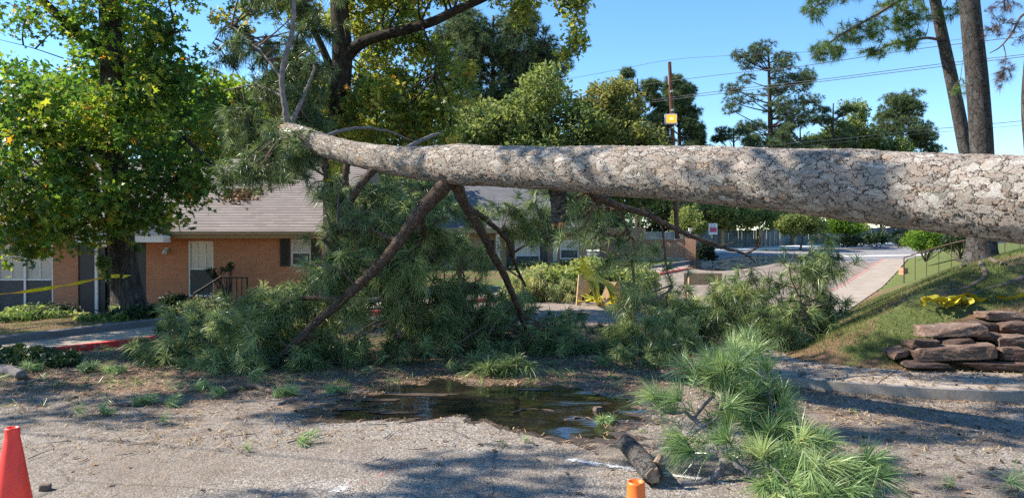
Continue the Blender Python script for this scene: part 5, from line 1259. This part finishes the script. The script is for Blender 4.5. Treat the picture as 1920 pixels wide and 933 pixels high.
far_pine('dark pine low at the left foot of the tall open pine', 1375, 72, 1.5, 240, 310, 50, 700, 7, .25, clumps=16, lw=(.42,.045))
far_pine('dark pine low at the right foot of the tall open pine', 1500, 74, 1.5, 235, 320, 50, 800, 8, .25, clumps=18, lw=(.42,.045))

# standing pines on the bank
PB = hit(1842, 489); pd = PB[1]
tp_ = thing('pine_tree', 'thick dark trunked standing pine on the bank behind the fallen trunk', 'tree', PB, 'standing pines on the bank')
g = G(); pp = np.array([PB+[.0, 0, -.3], PB+[-.02, 0, .25], P(1843,400,pd), P(1841,290,pd), P(1832,160,pd), P(1820,40,pd), P(1812,-60,pd), P(1800,-350,pd), P(1790,-700,pd)])
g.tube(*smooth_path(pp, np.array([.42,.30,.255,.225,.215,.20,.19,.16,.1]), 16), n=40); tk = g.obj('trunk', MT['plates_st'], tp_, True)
for pix in ([(1842,478),(1790,510),(1730,532),(1660,545)], [(1850,480),(1890,500),(1925,510)], [(1835,480),(1850,520),(1800,545),(1740,556)], [(1920,520),(1870,540),(1800,552)]):
    pts = []
    pix_ = np.array(pix, float); tt_ = np.linspace(0, len(pix)-1, 12)
    for k, t_ in enumerate(tt_): h_ = hit(np.interp(t_, range(len(pix)), pix_[:, 0]), np.interp(t_, range(len(pix)), pix_[:, 1])+2*math.sin(t_*5)); pts.append(h_+[0, 0, -.008])
    g = G(); g.tube(*smooth_path(np.array(pts), np.linspace(.05, .012, 12), 3), n=8); g.obj('root', MT['twig'], tp_, True)
sk = P(1800,-500,pd); g = G(); A = ellips(sk, (2.6, 2.4, 1.8), 260); D = grow(g, smooth_path(pp[6:], np.zeros(3), 10)[0], A, 30, .05, .012)
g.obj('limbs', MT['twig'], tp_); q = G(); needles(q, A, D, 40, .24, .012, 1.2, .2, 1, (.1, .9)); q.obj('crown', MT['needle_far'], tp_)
# leaning thin pine with a feathery limb to the left
ld = 19.0; lbz = H1(P(1838,470,ld)[0], ld)
lp_ = thing('pine_tree', 'slender leaning pine with a feathery green limb reaching across the sky', 'tree', (P(1842,470,ld)[0], ld, lbz), 'standing pines on the bank')
g = G(); pp = np.array([(P(1842,470,ld)[0], ld, lbz-.2), P(1832,380,ld), P(1812,290,ld), P(1788,170,ld), P(1764,60,ld), P(1748,-20,ld), P(1720,-160,ld), P(1700,-360,ld)]); pr = np.array([.21,.18,.165,.15,.135,.125,.1,.04])
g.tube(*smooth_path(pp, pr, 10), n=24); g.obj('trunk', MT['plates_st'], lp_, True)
g = G(); sks = []
for pix, rr in (([(1760,75,ld),(1735,72,ld),(1705,78,ld-.1),(1670,84,ld-.2),(1640,98,ld-.3)], [.04,.035,.03,.025,.012]), ([(1752,-10,ld),(1700,-5,ld-.3),(1640,30,ld-.6),(1570,70,ld-.9),(1520,110,ld-1.1)], [.05,.045,.035,.025,.01]), ([(1748,-40,ld),(1650,-40,ld-.4),(1560,-5,ld-.8),(1505,30,ld-1)], [.04,.03,.02,.01]), ([(1700,-5,ld-.3),(1690,50,ld-.3),(1700,80,ld-.3)], [.02,.015,.01]), ([(1752,-10,ld),(1790,0,ld-.4),(1800,25,ld-.5)], [.02,.015,.01])):
    q2, s2 = smooth_path(PL(pix), np.asarray(rr), 8); g.tube(q2, s2, 8); sks.append(q2)
sk_ = np.vstack(sks)
A = np.vstack([pell(*e) for e in ((1690,25,ld-.3,58,32,.6,130),(1610,60,ld-.7,55,24,.4,95),(1550,95,ld-1,38,22,.3,70),(1530,15,ld-.9,28,26,.3,45),(1570,-10,ld-.8,50,18,.4,60),(1640,100,ld-.3,30,9,.2,26),(1690,85,ld-.3,32,12,.3,34),(1700,60,ld-.3,30,30,.3,40),(1730,-20,ld,50,26,.6,70),(1785,22,ld-.4,26,14,.3,26),(1710,-200,ld,130,100,1.5,260))])
D = grow(g, sk_, A, 110, .014, .006, 0); g.obj('limbs', MT['twig'], lp_, True)
q = G(); needles(q, A, unit(D+R.normal(0, .3, D.shape)+[-.2, 0, .1]), 34, .20, .009, 1.1, .15, 1, (.1, 1)); q.obj('crown', MT['needle_vivid'], lp_)
# small green side tuft on the trunks
g = G(); 
# dying limb at the frame edge, from a third pine
ed = 15.5; ex = P(1935,300,ed)
ep = thing('pine_tree', 'pine at the frame edge with a purplish dying limb hanging before the sky', 'tree', (ex[0]+.15, ed, H1(ex[0]+.15, ed)), 'standing pines on the bank')
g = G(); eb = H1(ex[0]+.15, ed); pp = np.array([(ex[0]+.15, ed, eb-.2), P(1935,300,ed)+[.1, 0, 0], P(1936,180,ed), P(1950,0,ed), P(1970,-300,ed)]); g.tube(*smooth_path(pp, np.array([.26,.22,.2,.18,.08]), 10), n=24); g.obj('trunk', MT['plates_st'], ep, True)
g = G(); sks = []
for pix, rr in (([(1946,20,ed),(1915,30,ed-.2),(1898,60,ed-.3),(1875,88,ed-.4),(1855,100,ed-.5)], [.03,.025,.02,.014,.008]), ([(1880,82,ed-.4),(1885,110,ed-.4),(1880,140,ed-.4)], [.01,.008,.005]), ([(1905,45,ed-.3),(1880,45,ed-.4),(1860,60,ed-.5)], [.012,.009,.005]), ([(1946,0,ed),(1900,-5,ed-.3),(1860,15,ed-.5)], [.02,.015,.006])):
    q2, s2 = smooth_path(PL(pix), np.asarray(rr), 6); g.tube(q2, s2, 6); sks.append(q2)
A = np.vstack([pell(*e) for e in ((1885,20,ed-.4,30,22,.3,24),(1905,60,ed-.3,16,24,.3,12),(1882,140,ed-.4,15,32,.2,26),(1860,60,ed-.5,16,18,.2,14),(1960,-150,ed,90,70,1,80))])
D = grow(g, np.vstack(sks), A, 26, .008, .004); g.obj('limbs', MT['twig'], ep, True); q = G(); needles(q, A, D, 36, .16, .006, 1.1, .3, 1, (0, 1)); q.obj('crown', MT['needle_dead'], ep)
g = G(); A = np.vstack([pell(*e) for e in ((1802,165,pd+.3,22,18,.2,12),(1812,85,pd+.2,14,10,.15,6))])
sprt = thing('pine_sprout', 'light green needle tufts sprouting beside the thick standing trunk', 'pine sprout', P(1808,165,pd+.3), 'standing pines on the bank')
D = grow(g, PL([(1832,160,pd+.05),(1815,162,pd+.2),(1800,150,pd+.3)]), A, 5, .008, .004); g.obj('twigs', MT['twig'], sprt); q = G(); needles(q, A, D, 40, .17, .006, 1.2, .2, 1, (.4, 1)); q.obj('needles', MT['needle_vivid'], sprt)

# tall oak just outside the frame whose shade dapples the lot
leafy_tree('oak_tree', 'spreading oak standing beyond the frame edge that shades the asphalt', [(-18.5, 9.5, -.2), (-18.0, 9.4, 2.5), (-16.5, 9.2, 5), (-15, 9, 7.0)], [.4,.3,.24,.12],
  [([(-16.5, 9.2, 5), (-13, 8, 6.6), (-9.5, 6.8, 7.6)], [.035,.022,.01]), ([(-16.5, 9.2, 5), (-13, 10.2, 6.8), (-9, 11.2, 8.0)], [.04,.03,.01])],
  [(-8.9,6.0,7.9,1.5,1.5,.9,.8), (-10.2,9.9,7.8,2.6,2.0,1.3,.65), (-7.4,11.2,8.2,2.4,1.5,1.1,.5), (-13.0,10,7.4,2.6,2.2,1.3,.4), (-14.2,12.8,6.3,2.6,1.8,1.2,1.4), (-6.3,7.3,8.6,1.9,1.3,.6,.9), (-5.2,10.0,9.0,2.1,1.4,.8,.9)], 20000, .17, 'oak', 'oakbark', OAKL, .42, 330, 60, ns=16, rh=.010, rt=.003)

# ------------------------------------------------------------------ shrubs and hedges
def shrub(name, label, blobs, nleaf, size, mat, gz, cat='shrub', group='shrubs', nclus=120, cl=.14, shape=KITE, tb=.45, nh=14, tr=.02, warm=.0):
    b0 = np.array(blobs[0][:3]); b = np.array([b0[0], b0[1], gz]); t = thing(name, label, cat, b, group); g = G()
    tot = sum(np.prod(q[3:6]) for q in blobs)
    A = np.vstack([ellips(q[:3], q[3:6], max(4, int(nclus*np.prod(q[3:6])/tot)), .2) for q in blobs]); A[:, 2] = np.maximum(A[:, 2], gz+.05)
    st0 = np.array([b+[dx, dy, 0] for dx, dy in R.normal(0, .1, (6, 2))]+[b+[0, 0, .15]]); grow(g, st0, A, nh, tr, tr*.35); g.obj('stems', MT['dark'], t)
    Lc, idx = scatter(A, nleaf, cl); Lc[:, 2] = np.maximum(Lc[:, 2], gz+.02); q = G(); leaves(q, Lc, size, shape, up=.5, tint=ctint(A, nleaf, idx, .25, tb, warm)); q.obj('leaves', MT[mat], t); return t
shrub('hedge_shrub', 'dark clipped hedge under the big window of the brick house', [B_(78,588,20.4,50,16,.45), B_(120,584,20.6,22,16,.4)], 9000, .06, 'dkleaf', H1(-13,20.4))
shrub('hedge_shrub', 'dark boxy hedge by the brick wall right of the leafy tree trunk', [B_(326,568,20.8,20,16,.4), B_(360,572,20.8,22,12,.4)], 6000, .06, 'dkleaf', HG)
shrub('leafy_plant', 'yellow sunlit leafy sprouts at the foot of the bed by the door', [B_(128,606,16.2,18,9,.25), B_(158,610,16.0,14,6,.2)], 1100, .09, 'cut', H1(-9.5,16.2), nclus=40, tb=.85, shape=STAR)
shrub('cut_branch_pile', 'pale cut leafy branches lying behind the low wall near the hedge', [B_(40,618,15.5,50,10,.5), B_(95,612,15.8,40,9,.4), B_(200,604,15.2,50,8,.4), B_(60,600,17,50,8,.5)], 6500, .09, 'cut', H1(-9.5,15.5), 'cut branches', 'piles of cut branches', tb=.3)
shrub('young_vine', 'thin leafy shoot growing on the brick wall above the iron railing', [B_(425,500,21.4,12,10,.1), B_(395,512,21.4,14,8,.1)], 260, .10, 'dkleaf', HG+.4, nclus=24, cl=.1, tb=.6)
shrub('leafy_plant', 'light green shoots on the side of the leafy tree trunk', [B_(196,492,15.9,8,12,.12), B_(198,516,15.9,8,5,.1), B_(255,465,16.0,5,10,.08)], 260, .13, 'cut', hz(530,16), nclus=24, cl=.1, tb=.45, shape=STAR)
shrub('ivy_patch', 'dark ground plants around the root flare of the leafy tree', [B_(262,590,15.6,36,13,.35), B_(225,598,15.6,22,6,.3)], 3200, .08, 'dkleaf', H1(-7.5,15.6), tb=.6)
shrub('cut_branch_pile', 'dim leafy branches dropped on the walk near the red kerb', [B_(60,685,10.6,40,12,.3), B_(15,680,10.7,26,22,.3), B_(110,695,10.3,26,8,.25)], 3000, .09, 'dkleaf', .02, 'cut branches', 'piles of cut branches', tb=.8)
bd = gb(562)
shrub('cut_branch_pile', 'bright sunlit heap of cut green branches behind the wooden barricades', [B_(1040,530,23,55,26,1.0), B_(1110,522,23.5,50,32,1.0), B_(1190,530,23,40,24,.8), B_(990,545,22.5,35,16,.7)], 15000, .14, 'cut', .0, 'cut branches', 'piles of cut branches', nclus=420, cl=.28, shape=STAR, tb=.72, nh=60, warm=.06)  # leaf tint raised so the heap looks sunlit; the sunlight is in the colour
pile('pine_bough', 'sunny fresh pine boughs mixed into the cut heap behind the barricades', [[(960,560,21.5),(1030,550,22),(1090,545,22)]], [[.03,.02,.01]], [(1010,520,22,40,22,.6,90),(1060,545,22,60,16,.6,70),(960,540,22,40,16,.5,60)], 20, tl=(.6,1), width=.011, nn=34)
shrub('conifer_shrub', 'dark conical shrub at the end of the brick entrance wall', [B_(1322,472,45.5,15,17,.5), B_(1335,480,45.5,9,8,.3)], 5000, .11, 'dkleaf', .7, tb=.2, cl=.2)
shrub('roadside_shrub', 'bright green bush beside the street above the handrail', [B_(1735,450,34,36,18,.8), B_(1780,452,34,26,14,.7)], 9000, .10, 'bright', H1(18.5,34), nclus=200, cl=.25, tb=.5)
shrub('roadside_shrub', 'dark evergreen hedge behind the handrail next to the thick pine', [B_(1800,448,31,28,12,.6), B_(1690,452,44,12,10,.4)], 6000, .09, 'dkleaf', H1(18,31), nclus=150, cl=.22, tb=.7)
shrub('roadside_shrub', 'low dark shrubs at the fence foot along the pale sidewalk', [B_(1640,447,68,28,8,.8), B_(1590,452,66,30,6,.7), B_(1690,443,72,16,8,.8)], 5000, .2, 'dkleaf', 1.5, nclus=120, cl=.4, tb=.7)
shrub('hedge_shrub', 'dark foundation hedge under the window of the grey roofed house', [B_(1000,503,37,50,10,.5), B_(1070,500,37,30,12,.5)], 6000, .1, 'dkleaf', .25, nclus=130, cl=.22, tb=.5)

# roof debris
g = G(); c = np.array([hx(452, 23.8), 23.8, 0]); c[2] = 1.99+(23.8-HY+.55)*(zr_-1.99)/5.35+.03
n = 500; pp = c+np.c_[R.normal(0, .28, n), R.normal(0, .25, n), np.zeros(n)]; pp[:, 2] = 1.99+(pp[:, 1]-HY+.55)*(zr_-1.99)/5.35+.02+.06*R.random(n)
leaves(g, pp, .12, KITE, up=.8, tl=(.3, .9)); tag(g.obj('roof_debris', MT['straw']), 'patch of rusty dead needles and leaves caught on the pale shingle roof', 'debris')

# ------------------------------------------------------------------ ground litter, grass
def lay(n, xr, yr, dens_f=None, over=1):
    x = R.uniform(*xr, n*over); y = R.uniform(*yr, n*over)
    if dens_f is not None: k = R.random(len(x)) < dens_f(x, y); x, y = x[k], y[k]
    return x, y
def wd_(x, y):
    d = .28+.25*vnoise(x, y, .9)+.5*sstep(7.2, 9, y)+.3*(np.abs(x) > 2.5)*(x > 0)
    return np.clip(d, .05, 1)
def in_pud(x, y): return inpoly(x, y, o)
g = G(); x, y = lay(110000, (-8, 9), (3.2, 15), wd_); k = ~in_pud(x, y); x, y = x[k], y[k]
vis = (np.abs(x) < y*.72) & ~inpoly(x, y, RP) & ~inpoly(x, y, LP); x, y = x[vis], y[vis]
walk = inpoly(x, y, WK); z = np.where(walk, .118, .008); keep = (~walk) | (R.random(len(x)) < .35); x, y, z = x[keep], y[keep], z[keep]
n = len(x); a = R.uniform(0, PI, n)+.0; L = R.uniform(.04, .13, n); w_ = np.where(y < 6, .0016, .0036)
dv = np.c_[np.cos(a), np.sin(a)]; sv = np.c_[-np.sin(a), np.cos(a)]
c = np.c_[x, y]; cv = R.normal(0, .012, n)[:, None]*sv
lift = R.random(n)*.012
V = np.stack([np.c_[c-dv*L[:, None]/2-sv*w_[:, None], z], np.c_[c-dv*L[:, None]/2+sv*w_[:, None], z], np.c_[c+cv+sv*w_[:, None], z+.004+lift], np.c_[c+cv-sv*w_[:, None], z+.004+lift], np.c_[c+dv*L[:, None]/2, z+.002+lift]], 1)
k5 = np.arange(n)[:, None]*5; g.add(V.reshape(-1, 3), [k5+np.array([0, 1, 2, 3]), k5+np.array([3, 2, 4])], tint=np.repeat(R.random(n), 5))
tag(g.obj('pine_straw_litter', MT['straw']), 'dry brown pine needles strewn over the asphalt', 'pine straw', kind='stuff')
g = G(); x, y = lay(30000, (-8, 9), (3.5, 16), lambda x, y: np.clip(.05+.8*sstep(7, 9.5, y)+.25*(x > 2), 0, 1)); k = ~in_pud(x, y) & ~inpoly(x, y, RP) & ~inpoly(x, y, LP); x, y = x[k], y[k]
z = np.where(inpoly(x, y, WK), .125, .014); leaves(g, np.c_[x, y, z], .046, KITE, up=2.5, tl=(0, 1), jit=.6); 
tag(g.obj('bark_chip_litter', MT['chip']), 'bark chips and crumbled leaves scattered on the shaded asphalt', 'debris', kind='stuff')
g = G(); x, y = lay(2600, (-8, 7), (5.5, 14), lambda x, y: .15+.85*sstep(7.2, 9.5, y)); k = ~in_pud(x, y) & ~inpoly(x, y, RP) & ~inpoly(x, y, LP) & ~inpoly(x, y, WK); x, y = x[k], y[k]; n = len(x)
a_ = R.uniform(0, 2*PI, n); L_t = R.uniform(.08, .38, n)*R.random(n)**.5; z0_ = np.full(n, .012); d_ = np.c_[np.cos(a_), np.sin(a_), R.uniform(0, .12, n)]*L_t[:, None]
p0 = np.c_[x, y, z0_]; bez(g, p0, p0+d_*.5+R.normal(0, .02, (n, 3))*[1, 1, .3], p0+d_, np.full(n, .005), np.full(n, .002), 3, 3)
tag(g.obj('twig_litter', MT['twig']), 'broken twigs strewn over the road', 'twigs', kind='stuff')
g = G(); x, y = lay(1500, (-7, 6), (5.5, 13.5), lambda x, y: .05+.95*sstep(7.5, 9.5, y)); k = ~in_pud(x, y) & ~inpoly(x, y, RP) & ~inpoly(x, y, LP); x, y = x[k], y[k]; n = len(x); a_ = R.uniform(0, 2*PI, n)
needles(g, np.c_[x, y, np.full(n, .02)], np.c_[np.cos(a_), np.sin(a_), np.full(n, .05)], 9, .16, .006, .5, .0, 2, (.1, .8)); g.v[0][:, 2] = np.clip(g.v[0][:, 2], .012, .08)
tag(g.obj('green_needle_litter', MT['needle']), 'loose green pine needles scattered around the puddle and boughs', 'pine needles', kind='stuff')
def blades(name, label, x, y, hh, w, tl, mat='grass'):
    z = Hh(x, y); n = len(x); g = G(); a = R.uniform(0, 2*PI, n); hv = hh*R.uniform(.5, 1.3, n); s_ = np.c_[np.cos(a), np.sin(a), np.zeros(n)]*w/2
    b = np.c_[x, y, z-.005]; tip = b+np.c_[R.normal(0, .5, n)*hv, R.normal(0, .5, n)*hv, hv]
    V = np.stack([b-s_, b+s_, tip], 1); k3 = np.arange(n)[:, None]*3; pt_ = np.clip(.45+.35*vnoise(x, y, 2.3, 3)+R.normal(0, .2, n), 0, 1)
    g.add(V.reshape(-1, 3), [k3+np.array([0, 1, 2])], tint=np.repeat(tl[0]+(tl[1]-tl[0])*pt_, 3)); return tag(g.obj(name, MT[mat]), label, 'grass', kind='stuff')
x, y = lay(330000, (3.6, 13.5), (9.2, 21), lambda x, y: np.clip(1.05-1.4*np.exp(-((x-8.3)**2/6+(y-12.8)**2/1.4)), .05, 1)*np.clip(16/y**1.1, 0, 1)); sd = segd(x, y, SR); k = inpoly(x, y, RP) & (sd > .03) & (np.abs(x) < y*.74+.3) & (R.random(len(x)) < np.clip(.25+sd, 0, 1)*np.clip(.62+.6*vnoise(x, y, 1.5, 5), .08, 1)); x, y = x[k], y[k]
blades('bank_grass', 'short patchy green grass covering the bank', x, y, .06, .009, (0, 1))
x, y = lay(30000, (-12, -5), (12, 19)); k = inpoly(x, y, LP) & (segd(x, y, WL) > .2); x, y = x[k], y[k]
blades('bed_grass', 'thin grass and weeds in the bed behind the low wall', x[:9000], y[:9000], .07, .008, (.2, 1))
print('verts', sum(len(m.vertices) for m in bpy.data.meshes), 'polys', sum(len(m.polygons) for m in bpy.data.meshes))
